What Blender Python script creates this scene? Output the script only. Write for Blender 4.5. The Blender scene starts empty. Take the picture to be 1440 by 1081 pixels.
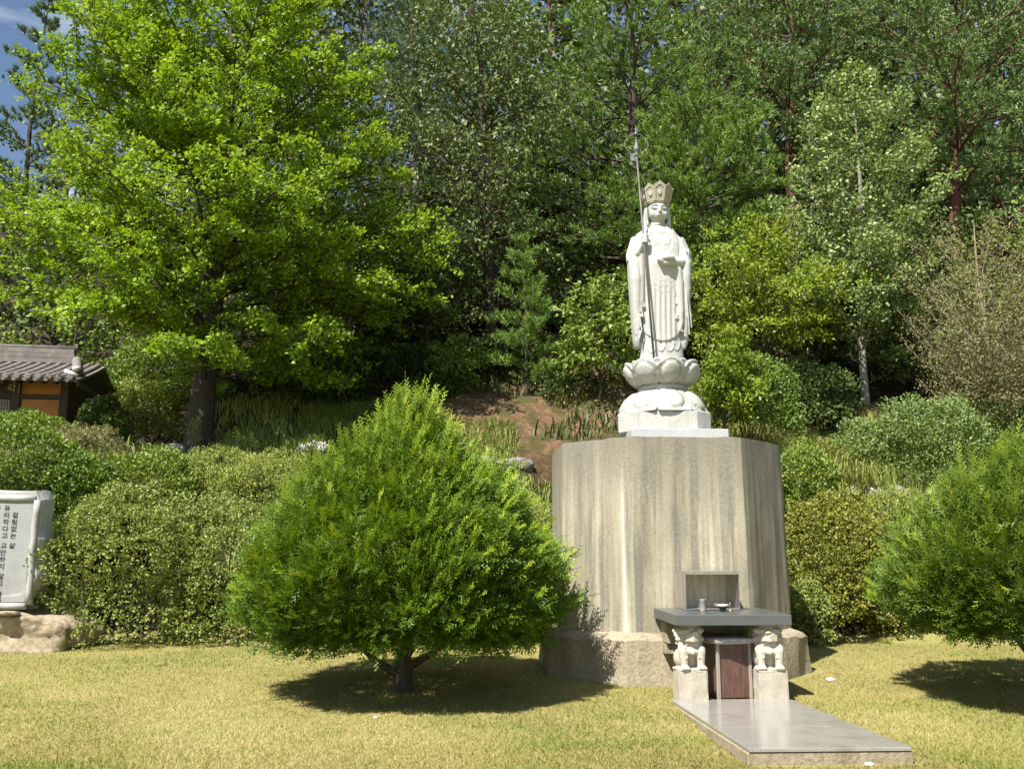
import bpy, bmesh, math, random
import numpy as np
from mathutils import Vector, Matrix

# ------------------------------------------------------------------ camera, world, sun, exposure
SC = bpy.context.scene
COL = SC.collection
F_PX, PITCH, EYE = 1350.0, math.radians(10.78), 1.6
cam_d = bpy.data.cameras.new('camera'); cam = bpy.data.objects.new('camera', cam_d); COL.objects.link(cam)
cam_d.sensor_fit = 'HORIZONTAL'; cam_d.sensor_width = 36; cam_d.lens = F_PX / 1440 * 36
cam_d.clip_start = .1; cam_d.clip_end = 3000
cam.location = (0, 0, EYE); cam.rotation_euler = (math.pi / 2 + PITCH, 0, 0)
SC.camera = cam

SUN = Vector((-.42, -.60, 1.0)).normalized()
world = bpy.data.worlds.new('World'); SC.world = world; world.use_nodes = True
wt = world.node_tree; wt.nodes.clear()
sky = wt.nodes.new('ShaderNodeTexSky'); sky.sky_type = 'NISHITA'; sky.sun_disc = False
sky.sun_elevation = math.asin(SUN.z); sky.sun_rotation = math.atan2(SUN.x, SUN.y)
sky.air_density = 1.0; sky.dust_density = .6; sky.ozone_density = 1.6
bg = wt.nodes.new('ShaderNodeBackground'); bg.inputs[1].default_value = .065
# thin drifting cloud over the blue
tc = wt.nodes.new('ShaderNodeTexCoord'); mp = wt.nodes.new('ShaderNodeMapping'); mp.inputs['Scale'].default_value = (2.2, 2.2, 7)
nz = wt.nodes.new('ShaderNodeTexNoise'); nz.inputs['Scale'].default_value = 3.2; nz.inputs['Detail'].default_value = 7
rp = wt.nodes.new('ShaderNodeValToRGB'); rp.color_ramp.elements[0].position = .50; rp.color_ramp.elements[1].position = .72
rp.color_ramp.elements[1].color = (.5, .5, .5, 1)
mxw = wt.nodes.new('ShaderNodeMixRGB'); mxw.inputs[2].default_value = (9, 9.4, 10, 1)
outw = wt.nodes.new('ShaderNodeOutputWorld')
L = wt.links
L.new(tc.outputs['Generated'], mp.inputs[0]); L.new(mp.outputs[0], nz.inputs[0]); L.new(nz.outputs[0], rp.inputs[0])
L.new(rp.outputs[0], mxw.inputs[0]); L.new(sky.outputs[0], mxw.inputs[1]); L.new(mxw.outputs[0], bg.inputs[0]); L.new(bg.outputs[0], outw.inputs[0])
sun_d = bpy.data.lights.new('sun', 'SUN'); sun_d.energy = 5.0; sun_d.angle = math.radians(.53); sun_d.color = (1, .955, .87)
sun = bpy.data.objects.new('sun', sun_d); COL.objects.link(sun); sun.location = (-20, -20, 40)
sun.rotation_euler = (-SUN).to_track_quat('-Z', 'Y').to_euler()
SC.view_settings.view_transform = 'Standard'; SC.view_settings.look = 'None'
SC.view_settings.gamma = 1; SC.view_settings.use_curve_mapping = False
SC.view_settings.exposure = 1.08
SC.cycles.diffuse_bounces = 2; SC.cycles.transmission_bounces = 3; SC.cycles.max_bounces = 6; SC.cycles.transparent_max_bounces = 8

# ------------------------------------------------------------------ helpers
CP, SP = math.cos(PITCH), math.sin(PITCH)
def W(px, py, Y):
    dx = (px - 720) / F_PX; dy = (540.5 - py) / F_PX
    d = (dx, CP - dy * SP, SP + dy * CP); t = Y / d[1]
    return np.array((d[0] * t, Y, EYE + d[2] * t))
def sstep(a, b, x):
    t = np.clip((np.asarray(x, float) - a) / (b - a), 0, 1); return t * t * (3 - 2 * t)
def tz(X, Y):
    X = np.asarray(X, float); Y = np.asarray(Y, float)
    z = .06 * np.clip(Y - 9.5, 0, 6.6)
    bump = .5 * np.sin(X * 1.3 + Y * .7) + .5 * np.sin(X * .47 - Y * 1.1 + 1)
    b0 = 16.1 + .25 * np.sin(X * .5); d = np.clip((Y - b0) / 4.0, 0, 1)
    z = z + 3.55 * (d * .6 + .4 * sstep(0, 1, d)) * (1 + .03 * bump)
    yh = 20.9 + 8.5 * sstep(-6.5, -11.0, X)
    h = np.clip(Y - yh, 0, None)
    z = z + 21 * (1 - np.exp(-.72 * h / 21)) + .27 * np.clip(h - 9, 0, 60) + .18 * bump * sstep(0, 3, h)
    return z
def onground(px, Y):
    """ground point under the pixel column px at distance Y"""
    X = (px - 720) / F_PX * Y
    for _ in range(6):
        z = float(tz(X, Y)); X = (px - 720) / F_PX * (Y * CP + (z - EYE) * SP)
    return np.array((X, Y, float(tz(X, Y))))
def mpp(Y, z=2.0): return (Y * CP + (z - EYE) * SP) / F_PX     # metres per photo pixel
def nrm(a): return a / np.maximum(np.linalg.norm(a, axis=-1, keepdims=True), 1e-9)

ORG = {}
def mk(name, V, Fs, mat, parent=None, smooth=False, tint=None):
    V = np.asarray(V, np.float32).reshape(-1, 3)
    if parent is not None: V = V - np.asarray(ORG[parent.name], np.float32)
    me = bpy.data.meshes.new(name)
    arrs = [np.asarray(f, np.int32) for f in Fs if len(f)] if (len(Fs) and hasattr(Fs[0], 'ndim') and Fs[0].ndim == 2) else None
    if arrs is None:
        me.from_pydata([tuple(map(float, v)) for v in V], [], [tuple(int(i) for i in f) for f in Fs])
    else:
        tot = np.concatenate([np.full(len(a), a.shape[1], np.int32) for a in arrs])
        idx = np.concatenate([a.ravel() for a in arrs]).astype(np.int32)
        st = np.concatenate([[0], np.cumsum(tot)[:-1]]).astype(np.int32)
        me.vertices.add(len(V)); me.vertices.foreach_set('co', V.ravel())
        me.loops.add(len(idx)); me.loops.foreach_set('vertex_index', idx)
        me.polygons.add(len(tot)); me.polygons.foreach_set('loop_start', st)
        me.update(calc_edges=True)
    if tint is not None:
        at = me.attributes.new('tint', 'FLOAT', 'FACE'); at.data.foreach_set('value', np.asarray(tint, np.float32))
    if smooth: me.polygons.foreach_set('use_smooth', np.ones(len(me.polygons), bool))
    me.materials.append(mat); me.update()
    o = bpy.data.objects.new(name, me); COL.objects.link(o)
    if parent is not None:
        o.parent = parent; ORG[o.name] = ORG[parent.name]
    else: ORG[o.name] = (0, 0, 0)
    return o
def tag(o, label, cat=None, group=None, kind=None):
    if label: o['label'] = label
    if cat: o['category'] = cat
    if group: o['group'] = group
    if kind: o['kind'] = kind
    return o
def thing(name, loc, label, cat, group=None):
    o = bpy.data.objects.new(name, None); COL.objects.link(o); o.location = tuple(float(v) for v in loc); o.empty_display_size = .2
    ORG[o.name] = tuple(float(v) for v in loc)
    return tag(o, label, cat, group)
class MB:
    def __init__(s): s.V = []; s.F = []; s.n = 0
    def add(s, V, Fs, M=None):
        V = np.asarray(V, float).reshape(-1, 3)
        if M is not None:
            M = np.asarray(M); V = V @ M[:3, :3].T + M[:3, 3]
        s.V.append(V); s.F += [tuple(i + s.n for i in f) for f in Fs]; s.n += len(V); return s
    def build(s, name, mat, parent=None, smooth=False): return mk(name, np.concatenate(s.V), s.F, mat, parent, smooth)
def bm_out(bm):
    bm.verts.index_update(); V = [tuple(v.co) for v in bm.verts]; Fs = [tuple(v.index for v in f.verts) for f in bm.faces]; bm.free(); return V, Fs
def box(x0, x1, y0, y1, z0, z1, bev=0.0, seg=1, cuts=0, jit=0, seed=0):
    bm = bmesh.new(); bmesh.ops.create_cube(bm, size=1)
    for v in bm.verts: v.co = Vector(((x0 + x1) / 2 + v.co.x * (x1 - x0), (y0 + y1) / 2 + v.co.y * (y1 - y0), (z0 + z1) / 2 + v.co.z * (z1 - z0)))
    if bev: bmesh.ops.bevel(bm, geom=list(bm.edges), offset=bev, segments=seg, affect='EDGES', profile=.6)
    if cuts: bmesh.ops.subdivide_edges(bm, edges=list(bm.edges), cuts=cuts, use_grid_fill=True)
    if jit:
        r = random.Random(seed)
        for v in bm.verts: v.co += Vector((r.uniform(-jit, jit), r.uniform(-jit, jit), r.uniform(-jit, jit)))
    return bm_out(bm)
def lathe(prof, n=32, caps=True, cx=0, cy=0):
    V = []; Fs = []
    for r, z in prof:
        for k in range(n):
            a = 2 * math.pi * k / n; V.append((cx + r * math.cos(a), cy + r * math.sin(a), z))
    for i in range(len(prof) - 1):
        for k in range(n):
            a, b = i * n + k, i * n + (k + 1) % n; Fs.append((a, b, b + n, a + n))
    if caps: Fs.append(tuple(range(n - 1, -1, -1))); Fs.append(tuple((len(prof) - 1) * n + k for k in range(n)))
    return V, Fs
def tubes(P, R, sides=5):
    """batch of tubes: P (n,k,3), R (n,k)"""
    P = np.asarray(P, float); R = np.asarray(R, float); n, k, _ = P.shape
    T = nrm(np.gradient(P, axis=1)); ref = np.where(np.abs(T[..., 2:3]) > .9, np.array([1., 0, 0]), np.array([0., 0, 1.]))
    A = nrm(np.cross(T, ref)); B = np.cross(T, A)
    ang = np.linspace(0, 2 * np.pi, sides, endpoint=False)
    V = P[:, :, None] + R[:, :, None, None] * (np.cos(ang)[:, None] * A[:, :, None] + np.sin(ang)[:, None] * B[:, :, None])
    base = (np.arange(n)[:, None, None] * k + np.arange(k - 1)[None, :, None]) * sides
    j = np.arange(sides); j2 = (j + 1) % sides
    Fq = np.stack([base + j, base + j2, base + sides + j2, base + sides + j], -1).reshape(-1, 4)
    return V.reshape(-1, 3), Fq
def tube1(pts, rad, sides=8):
    pts = np.asarray(pts, float)[None]; rad = np.broadcast_to(np.asarray(rad, float), (1, pts.shape[1]))
    V, Fq = tubes(pts, rad, sides); k = pts.shape[1]
    Fs = [tuple(f) for f in Fq] + [tuple(range(sides - 1, -1, -1)), tuple((k - 1) * sides + i for i in range(sides))]
    return V, Fs
def ellipsoid(c, r, nu=20, nv=12, M=None):
    V = []; Fs = []
    for j in range(1, nv):
        th = math.pi * j / nv
        for i in range(nu):
            a = 2 * math.pi * i / nu; V.append((r[0] * math.sin(th) * math.cos(a), r[1] * math.sin(th) * math.sin(a), r[2] * math.cos(th)))
    for j in range(nv - 2):
        for i in range(nu):
            a, b = j * nu + i, j * nu + (i + 1) % nu; Fs.append((a, a + nu, b + nu, b))
    t = len(V); V += [(0, 0, r[2]), (0, 0, -r[2])]
    for i in range(nu):
        Fs.append((t, i, (i + 1) % nu)); b = (nv - 2) * nu; Fs.append((t + 1, b + (i + 1) % nu, b + i))
    V = np.array(V)
    if M is not None: V = V @ np.asarray(M).T
    return V + np.array(c), Fs
def loft(secs, n=48, pw=2.0):
    """secs: (z, cx, cy, rx, ry)"""
    V = []; Fs = []
    for s in secs:
        z, cx, cy, rx, ry = s
        for k in range(n):
            a = 2 * math.pi * k / n; c, d = math.cos(a), math.sin(a); e = 2 / pw
            V.append((cx + rx * math.copysign(abs(c) ** e, c), cy + ry * math.copysign(abs(d) ** e, d), z))
    m = len(secs)
    for i in range(m - 1):
        for k in range(n):
            a, b = i * n + k, i * n + (k + 1) % n; Fs.append((a, b, b + n, a + n))
    Fs.append(tuple(range(n - 1, -1, -1))); Fs.append(tuple((m - 1) * n + k for k in range(n)))
    return V, Fs
def remesh(mb, voxel, smooth_it=2, fac=.5):
    """fuse overlapping closed shapes into one continuous skin"""
    me = bpy.data.meshes.new('tmp'); V = np.concatenate(mb.V); me.from_pydata([tuple(v) for v in V], [], mb.F); me.update()
    o = bpy.data.objects.new('tmp', me); COL.objects.link(o)
    m = o.modifiers.new('r', 'REMESH'); m.mode = 'VOXEL'; m.voxel_size = voxel
    if smooth_it: s = o.modifiers.new('s', 'SMOOTH'); s.iterations = smooth_it; s.factor = fac
    bpy.context.view_layer.update(); dg = bpy.context.evaluated_depsgraph_get()
    ev = o.evaluated_get(dg); m2 = ev.to_mesh()
    co = np.empty(len(m2.vertices) * 3, np.float32); m2.vertices.foreach_get('co', co)
    Fs = [np.array([list(p.vertices) for p in m2.polygons if len(p.vertices) == 4], np.int32)]
    ev.to_mesh_clear(); bpy.data.objects.remove(o); bpy.data.meshes.remove(me)
    return co.reshape(-1, 3), Fs
def text_mesh(body, size, spacing=1.0):
    cu = bpy.data.curves.new('txt', 'FONT'); cu.body = body; cu.size = size; cu.space_line = spacing; cu.align_x = 'CENTER'; cu.extrude = .002; cu.offset = size * .004
    o = bpy.data.objects.new('txt', cu); COL.objects.link(o); bpy.context.view_layer.update()
    me = bpy.data.meshes.new_from_object(o.evaluated_get(bpy.context.evaluated_depsgraph_get()))
    V = np.array([tuple(v.co) for v in me.vertices]).reshape(-1, 3); Fs = [tuple(p.vertices) for p in me.polygons]
    bpy.data.objects.remove(o); bpy.data.curves.remove(cu); bpy.data.meshes.remove(me)
    return V, Fs

# ------------------------------------------------------------------ materials
def newmat(name):
    m = bpy.data.materials.new(name); m.use_nodes = True; nt = m.node_tree; b = nt.nodes['Principled BSDF']
    return m, nt, b
def N(nt, t, **kw):
    n = nt.nodes.new(t)
    for k, v in kw.items():
        if k in n.inputs: n.inputs[k].default_value = v
        else: setattr(n, k, v)
    return n
def ramp(nt, src, stops):
    r = nt.nodes.new('ShaderNodeValToRGB'); e = r.color_ramp.elements
    while len(e) > 1: e.remove(e[0])
    e[0].position = stops[0][0]; e[0].color = (*stops[0][1], 1)
    for p, c in stops[1:]:
        x = e.new(p); x.color = (*c, 1)
    nt.links.new(src, r.inputs[0]); return r.outputs[0]
def noise(nt, scale, detail=6, rough=.6, stretch=None, coord='Object', dist=0):
    tcn = nt.nodes.new('ShaderNodeTexCoord'); mpn = nt.nodes.new('ShaderNodeMapping')
    if stretch: mpn.inputs['Scale'].default_value = stretch
    n = nt.nodes.new('ShaderNodeTexNoise'); n.inputs['Scale'].default_value = scale; n.inputs['Detail'].default_value = detail
    n.inputs['Roughness'].default_value = rough; n.inputs['Distortion'].default_value = dist
    nt.links.new(tcn.outputs[coord], mpn.inputs[0]); nt.links.new(mpn.outputs[0], n.inputs[0]); return n.outputs[0]
def mix(nt, f, a, b, mode='MIX'):
    m = nt.nodes.new('ShaderNodeMixRGB'); m.blend_type = mode
    for i, v in enumerate((f, a, b)):
        if isinstance(v, (int, float)): m.inputs[i].default_value = v
        elif isinstance(v, tuple): m.inputs[i].default_value = (*v, 1)
        else: nt.links.new(v, m.inputs[i])
    return m.outputs[0]
def bump(nt, b, h, strength, dist=.01):
    n = nt.nodes.new('ShaderNodeBump'); n.inputs['Strength'].default_value = strength; n.inputs['Distance'].default_value = dist
    nt.links.new(h, n.inputs['Height']); nt.links.new(n.outputs[0], b.inputs['Normal'])
def simple(name, c, rough=.6, metal=0, var=.25, scale=12, bmp=.15, spec=.4, stretch=None):
    m, nt, b = newmat(name); n = noise(nt, scale, stretch=stretch)
    col = ramp(nt, n, [(.3, tuple(x * (1 - var) for x in c)), (.7, tuple(min(1, x * (1 + var)) for x in c))])
    nt.links.new(col, b.inputs['Base Color']); b.inputs['Roughness'].default_value = rough; b.inputs['Metallic'].default_value = metal
    b.inputs['Specular IOR Level'].default_value = spec
    if bmp: bump(nt, b, n, bmp)
    return m
def leafmat(name, stops, trans=.3, rough=.5, tcol=None, spec=.35, gain=1.0):
    m, nt, b = newmat(name); at = nt.nodes.new('ShaderNodeAttribute'); at.attribute_name = 'tint'
    col = ramp(nt, at.outputs['Fac'], stops)
    nt.links.new(col, b.inputs['Base Color']); b.inputs['Roughness'].default_value = rough; b.inputs['Specular IOR Level'].default_value = spec
    t = nt.nodes.new('ShaderNodeBsdfTranslucent'); mx = nt.nodes.new('ShaderNodeMixShader'); mx.inputs[0].default_value = trans
    tc2 = mix(nt, 1.0, col, tcol or (1.5, 1.5, .5), 'MULTIPLY')
    nt.links.new(tc2, t.inputs[0]); nt.links.new(b.outputs[0], mx.inputs[1]); nt.links.new(t.outputs[0], mx.inputs[2])
    nt.links.new(mx.outputs[0], nt.nodes['Material Output'].inputs[0]); return m

M = {}
def granite(name, base, dark, rough, speck=160, stain=None, spec=.4):
    m, nt, b = newmat(name)
    n1 = noise(nt, speck, 2, .5); n2 = noise(nt, 3.5, 6)
    c = ramp(nt, n1, [(.36, dark), (.52, base), (.68, tuple(min(.9, x * 1.12) for x in base))])
    c = mix(nt, .35, c, ramp(nt, n2, [(.3, tuple(x * .72 for x in base)), (.65, base)]))
    if stain:
        n3 = noise(nt, 2.6, 7, .65, stretch=(1, 1, .45)); f = ramp(nt, n3, [(.52, (0, 0, 0)), (.72, (.8, .8, .8))]); c = mix(nt, f, c, stain)
    nt.links.new(c, b.inputs['Base Color']); b.inputs['Roughness'].default_value = rough; b.inputs['Specular IOR Level'].default_value = spec
    if rough > .87: bump(nt, b, mix(nt, .5, noise(nt, 9, 9, .75), n2), .9, .06)
    elif rough > .3: bump(nt, b, n1, .25, .004)
    return m
M['statue'] = granite('statue_granite', (.455, .455, .435), (.30, .30, .285), .75, 90, (.32, .315, .27))
M['lotus'] = granite('lotus_granite', (.43, .43, .40), (.27, .275, .245), .8, 90, (.20, .20, .13))
M['slabw'] = granite('white_granite', (0.428, 0.443, 0.443), (0.310, 0.318, 0.318), .5, 120)
M['platform'] = granite('polished_granite', (0.324, 0.310, 0.279), (0.153, 0.144, 0.131), .17, 130, (0.192, 0.177, 0.155), .5)
M['altar'] = granite('dark_granite', (.10, .107, .107), (.05, .055, .055), .3, 140, None, .5)
M['lion'] = granite('lion_stone', (0.457, 0.413, 0.339), (0.339, 0.302, 0.244), .85, 60, (0.266, 0.229, 0.170))
M['crown'] = granite('crown_granite', (0.383, 0.362, 0.288), (0.244, 0.229, 0.170), .85, 70, (0.148, 0.133, 0.081))
M['stele'] = granite('stele_granite', (0.383, 0.383, 0.369), (0.251, 0.251, 0.244), .7, 70, (0.251, 0.236, 0.207))
M['panel'] = granite('panel_granite', (0.295, 0.302, 0.295), (0.214, 0.221, 0.221), .55, 90, (0.199, 0.177, 0.148))
M['rock'] = granite('tan_rock', (.344, .279, .189), (.213, .164, .107), .9, 14, (.180, .156, .107))
M['greyrock'] = granite('grey_rock', (.22, .205, .175), (.12, .115, .10), .9, 16, (.164, .164, .115))
M['wpale'] = granite('pale_rock', (.426, .418, .394), (.295, .287, .271), .8, 20, None)

def concrete(name):
    m, nt, b = newmat(name)
    s1 = noise(nt, 1.0, 7, .62, stretch=(3.536, 3.502, 0.180)); s2 = noise(nt, 1.0, 6, .62, stretch=(9, 9, .42)); bl = noise(nt, 1.1, 8, .68, dist=.6); fine = noise(nt, 34, 7, .75)
    c = ramp(nt, s1, [(.34, (0.103, 0.090, 0.067)), (.44, (0.230, 0.196, 0.135)), (.53, (0.391, 0.345, 0.237)), (.64, (0.440, 0.394, 0.283)), (.74, (0.244, 0.225, 0.176))])
    c = mix(nt, .36, c, ramp(nt, bl, [(.34, (0.141, 0.128, 0.099)), (.48, (0.347, 0.305, 0.207)), (.60, (0.440, 0.400, 0.287)), (.72, (0.509, 0.480, 0.383))]))
    c = mix(nt, ramp(nt, s2, [(.47, (0, 0, 0)), (.62, (.8, .8, .8))]), c, (0.112, 0.105, 0.091))
    s3 = noise(nt, 1.0, 5, .55, stretch=(6.760, 6.695, 0.117)); c = mix(nt, ramp(nt, s3, [(.62, (0, 0, 0)), (.70, (.8, .8, .8))]), c, (0.518, 0.500, 0.434))
    tcz = nt.nodes.new('ShaderNodeTexCoord'); sx = nt.nodes.new('ShaderNodeSeparateXYZ'); nt.links.new(tcz.outputs['Object'], sx.inputs[0])
    def mth(op, a, b_=0.0, cl=False):
        n_ = nt.nodes.new('ShaderNodeMath'); n_.operation = op; n_.use_clamp = cl
        for q_, v_ in enumerate((a, b_)):
            if isinstance(v_, (int, float)): n_.inputs[q_].default_value = v_
            else: nt.links.new(v_, n_.inputs[q_])
        return n_.outputs[0]
    wash = mth('MULTIPLY', mth('SUBTRACT', mth('ADD', sx.outputs[2], mth('MULTIPLY', s1, 2.2)), 3.45), 1.1, True)
    c = mix(nt, mth('MULTIPLY', wash, .75), c, (0.147, 0.132, 0.101))
    off = mth('ADD', sx.outputs[0], mth('MULTIPLY', s2, .10)); near = mth('SUBTRACT', 1.0, mth('MULTIPLY', mth('ABSOLUTE', mth('ADD', off, .70)), 17.0), True)
    low = mth('MULTIPLY', mth('SUBTRACT', mth('ADD', 2.75, mth('MULTIPLY', bl, .6)), sx.outputs[2]), 1.2, True); front = mth('LESS_THAN', sx.outputs[1], -.9)
    c = mix(nt, mth('MULTIPLY', mth('MULTIPLY', near, low), mth('MULTIPLY', front, .85)), c, (0.587, 0.580, 0.524))
    c = mix(nt, .25, c, ramp(nt, fine, [(.3, (0.078, 0.070, 0.056)), (.7, (0.547, 0.519, 0.423))]))
    nt.links.new(c, b.inputs['Base Color']); b.inputs['Roughness'].default_value = .9; b.inputs['Specular IOR Level'].default_value = .2
    h = mix(nt, .5, fine, bl); bump(nt, b, h, .4, .02); return m
M['concrete'] = concrete('weathered_concrete')
M['plinth'] = granite('plinth_render', (0.347, 0.295, 0.207), (0.244, 0.207, 0.140), .95, 30, (0.199, 0.170, 0.118))
M['cbed'] = granite('bed_concrete', (.344, .287, .197), (.230, .180, .115), .95, 24, (.197, .164, .107))
M['steel'] = simple('brushed_steel', (.50, .475, .44), .36, .85, .18, 5, .05, stretch=(3, 3, .4))
M['steelin'] = simple('sooty_steel', (.46, .41, .33), .42, .6, .4, 4, .05, stretch=(4, 4, .35))
M['iron'] = simple('grey_bronze', (.15, .16, .16), .6, .3, .3, 40, .1)
M['pole'] = simple('pole_metal', (.13, .125, .12), .6, .2, .25, 14, .05)
M['ink'] = simple('black_paint', (.035, .037, .042), .7, 0, .2, 20, 0)
M['eyepaint'] = simple('grey_paint', (.16, .165, .18), .7, 0, .2, 20, 0)
M['black'] = simple('dark_bowl', (.03, .032, .033), .35, .2, .3, 30, .1)
M['bowlrim'] = simple('bowl_rim', (.45, .44, .40), .5, .3, .3, 30, .1)
M['tin'] = simple('embossed_tin', (.30, .28, .26), .5, .3, .45, 120, .6)
M['pellet'] = simple('orange_pellet', (.60, .30, .12), .6)
M['white'] = simple('white_scrap', (.75, .74, .70), .7)
M['redwood'] = simple('brown_paint_wood', (.115, .062, .045), .6, 0, .45, 7, .35, stretch=(9, 9, .8))
M['greywood'] = simple('weathered_wood', (.30, .265, .225), .75, 0, .35, 7, .35, stretch=(9, 9, .7))
M['lid'] = simple('weathered_lid', (.33, .32, .305), .6, 0, .3, 8, .25, stretch=(1, 6, 4))
M['orangewood'] = simple('orange_wood', (.52, .22, .06), .6, 0, .25, 4, .15, stretch=(.6, .6, 9))
M['beam'] = simple('brown_beam', (.075, .055, .045), .7, 0, .35, 6, .2, stretch=(6, 6, .7))
M['tile'] = simple('roof_tile', (.165, .148, .135), .8, 0, .32, 5, .3)
M['plaster'] = simple('white_plaster', (.62, .61, .58), .85)
M['paper'] = simple('door_paper', (.58, .58, .55), .8, 0, .06, 3, 0)
M['board'] = simple('sign_board', (.045, .025, .02), .5)
M['bark_dark'] = simple('dark_bark', (.060, .050, .040), .95, 0, .55, 7, 1.0, stretch=(5, 5, .8))
M['bark'] = simple('brown_bark', (.07, .054, .04), .95, 0, .45, 9, .8, stretch=(4, 4, .9))
M['bark_red'] = simple('red_bark', (.12, .06, .038), .95, 0, .4, 9, .8, stretch=(4, 4, .9))
M['bark_pale'] = simple('pale_bark', (.24, .225, .185), .8, 0, .35, 9, .3, stretch=(1.5, 1.5, 3))
M['twig'] = simple('tan_twig', (.24, .19, .125), .9, 0, .3, 20, .2)

# lawn
m, nt, b = newmat('lawn_ground'); n1 = noise(nt, .55, 5); n2 = noise(nt, 26, 7, .75); n3 = noise(nt, 3.2, 6)
c = ramp(nt, n1, [(.38, (0.149, 0.156, 0.043)), (.5, (0.234, 0.212, 0.071)), (.66, (0.289, 0.246, 0.096))])
c = mix(nt, .5, c, ramp(nt, n2, [(.28, (0.071, 0.065, 0.021)), (.5, (0.211, 0.186, 0.065)), (.72, (0.406, 0.372, 0.157))]))
c = mix(nt, .3, c, ramp(nt, n3, [(.35, (0.172, 0.191, 0.047)), (.6, (0.352, 0.303, 0.125))]))
nt.links.new(c, b.inputs['Base Color']); b.inputs['Roughness'].default_value = .95; b.inputs['Specular IOR Level'].default_value = .1; bump(nt, b, n2, .5, .02); M['lawn'] = m
# hillside soil and litter
m, nt, b = newmat('hillside_soil'); n1 = noise(nt, .38, 5); n2 = noise(nt, 7, 9, .75); n3 = noise(nt, 1.6, 6)
c = ramp(nt, n2, [(.28, (.075, .045, .026)), (.5, (.21, .122, .07)), (.72, (.36, .235, .15))])
c = mix(nt, ramp(nt, n3, [(.42, (0, 0, 0)), (.58, (.85, .85, .85))]), c, (.075, .075, .028))
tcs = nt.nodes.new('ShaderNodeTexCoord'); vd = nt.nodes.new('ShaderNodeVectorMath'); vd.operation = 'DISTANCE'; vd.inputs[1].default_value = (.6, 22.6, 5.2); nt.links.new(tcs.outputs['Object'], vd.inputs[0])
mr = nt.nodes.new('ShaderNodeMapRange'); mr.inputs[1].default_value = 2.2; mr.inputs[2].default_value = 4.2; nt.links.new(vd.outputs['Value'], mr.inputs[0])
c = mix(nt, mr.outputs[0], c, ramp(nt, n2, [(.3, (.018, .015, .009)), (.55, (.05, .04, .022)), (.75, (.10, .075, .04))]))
nt.links.new(c, b.inputs['Base Color']); b.inputs['Roughness'].default_value = .95; b.inputs['Specular IOR Level'].default_value = .1; bump(nt, b, n2, 1.0, .12); M['soil'] = m

LF = {}
def lf(key, name, c, trans=.3, rough=.5, tcol=None, spec=.3): LF[key] = leafmat(name, c, trans, rough, tcol, spec)
lf('ginkgo', 'ginkgo_leaf', [(0, (0.110, 0.196, 0.017)), (.5, (0.204, 0.319, 0.022)), (.85, (0.302, 0.424, 0.031)), (.97, (0.467, 0.483, 0.042)), (1, (0.536, 0.469, 0.042))], 0.36, .5, (1.5, 1.4, .45))
lf('yew', 'yew_leaf', [(0, (0.042, 0.088, 0.010)), (.4, (0.087, 0.158, 0.014)), (.75, (0.175, 0.265, 0.020)), (1, (0.322, 0.400, 0.040))], .25, .5, (1.6, 1.5, .4))
lf('yew_dark', 'dark_yew_leaf', [(0, (.042, .078, .010)), (.4, (.085, .142, .014)), (.75, (.155, .22, .02)), (1, (.28, .335, .035))], .22, .5, (1.6, 1.5, .4))
lf('azalea', 'azalea_leaf', [(0, (0.101, 0.147, 0.040)), (.4, (0.181, 0.232, 0.058)), (.75, (0.281, 0.316, 0.081)), (.93, (0.374, 0.352, 0.110)), (1, (0.402, 0.253, 0.104))], .2, .48)
lf('azalea_gold', 'golden_azalea_leaf', [(0, (0.086, 0.113, 0.025)), (.4, (0.172, 0.196, 0.034)), (.75, (0.273, 0.270, 0.046)), (1, (0.344, 0.230, 0.069))], .2, .5)
lf('shrub', 'shrub_leaf', [(0, (0.063, 0.115, 0.018)), (.5, (0.131, 0.200, 0.028)), (.85, (0.211, 0.270, 0.045)), (1, (0.297, 0.300, 0.060))], 0.18, .48)
lf('weed', 'weed_leaf', [(0, (0.141, 0.191, 0.048)), (.5, (0.262, 0.310, 0.075)), (.85, (0.378, 0.389, 0.127)), (1, (0.486, 0.461, 0.207))], .3, .6)
lf('oak', 'chestnut_leaf', [(0, (0.054, 0.083, 0.024)), (.5, (0.109, 0.153, 0.040)), (.85, (0.187, 0.224, 0.063)), (1, (0.285, 0.282, 0.091))], 0.12, .45)
lf('yellowgreen', 'ash_leaf', [(0, (0.078, 0.128, 0.010)), (.5, (0.156, 0.219, 0.016)), (.85, (0.248, 0.301, 0.022)), (1, (0.313, 0.306, 0.040))], 0.25, .48)
lf('birch', 'birch_leaf', [(0, (0.101, 0.155, 0.044)), (.5, (0.184, 0.252, 0.074)), (.85, (0.270, 0.338, 0.121)), (1, (0.358, 0.397, 0.147))], 0.20, .45)
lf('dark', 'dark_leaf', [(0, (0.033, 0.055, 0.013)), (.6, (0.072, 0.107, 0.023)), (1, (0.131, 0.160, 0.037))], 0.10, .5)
lf('pine', 'pine_needle', [(0, (0.081, 0.147, 0.036)), (.5, (0.156, 0.263, 0.053)), (.85, (0.250, 0.361, 0.067)), (1, (0.352, 0.428, 0.092))], 0.10, .55, (1.3, 1.3, .6))
lf('bluepine', 'blue_pine_needle', [(0, (0.078, 0.134, 0.075)), (.5, (0.136, 0.211, 0.112)), (1, (0.234, 0.308, 0.159))], 0.08, .55, (1.2, 1.2, .7))
lf('redpine', 'red_pine_needle', [(0, (0.094, 0.162, 0.059)), (.5, (0.183, 0.282, 0.099)), (1, (0.318, 0.413, 0.156))], 0.08, .5, (1.2, 1.2, .7))
lf('brown', 'dry_leaf', [(0, (0.123, 0.128, 0.055)), (.5, (0.214, 0.204, 0.095)), (1, (0.314, 0.275, 0.150))], .25, .7)
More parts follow.
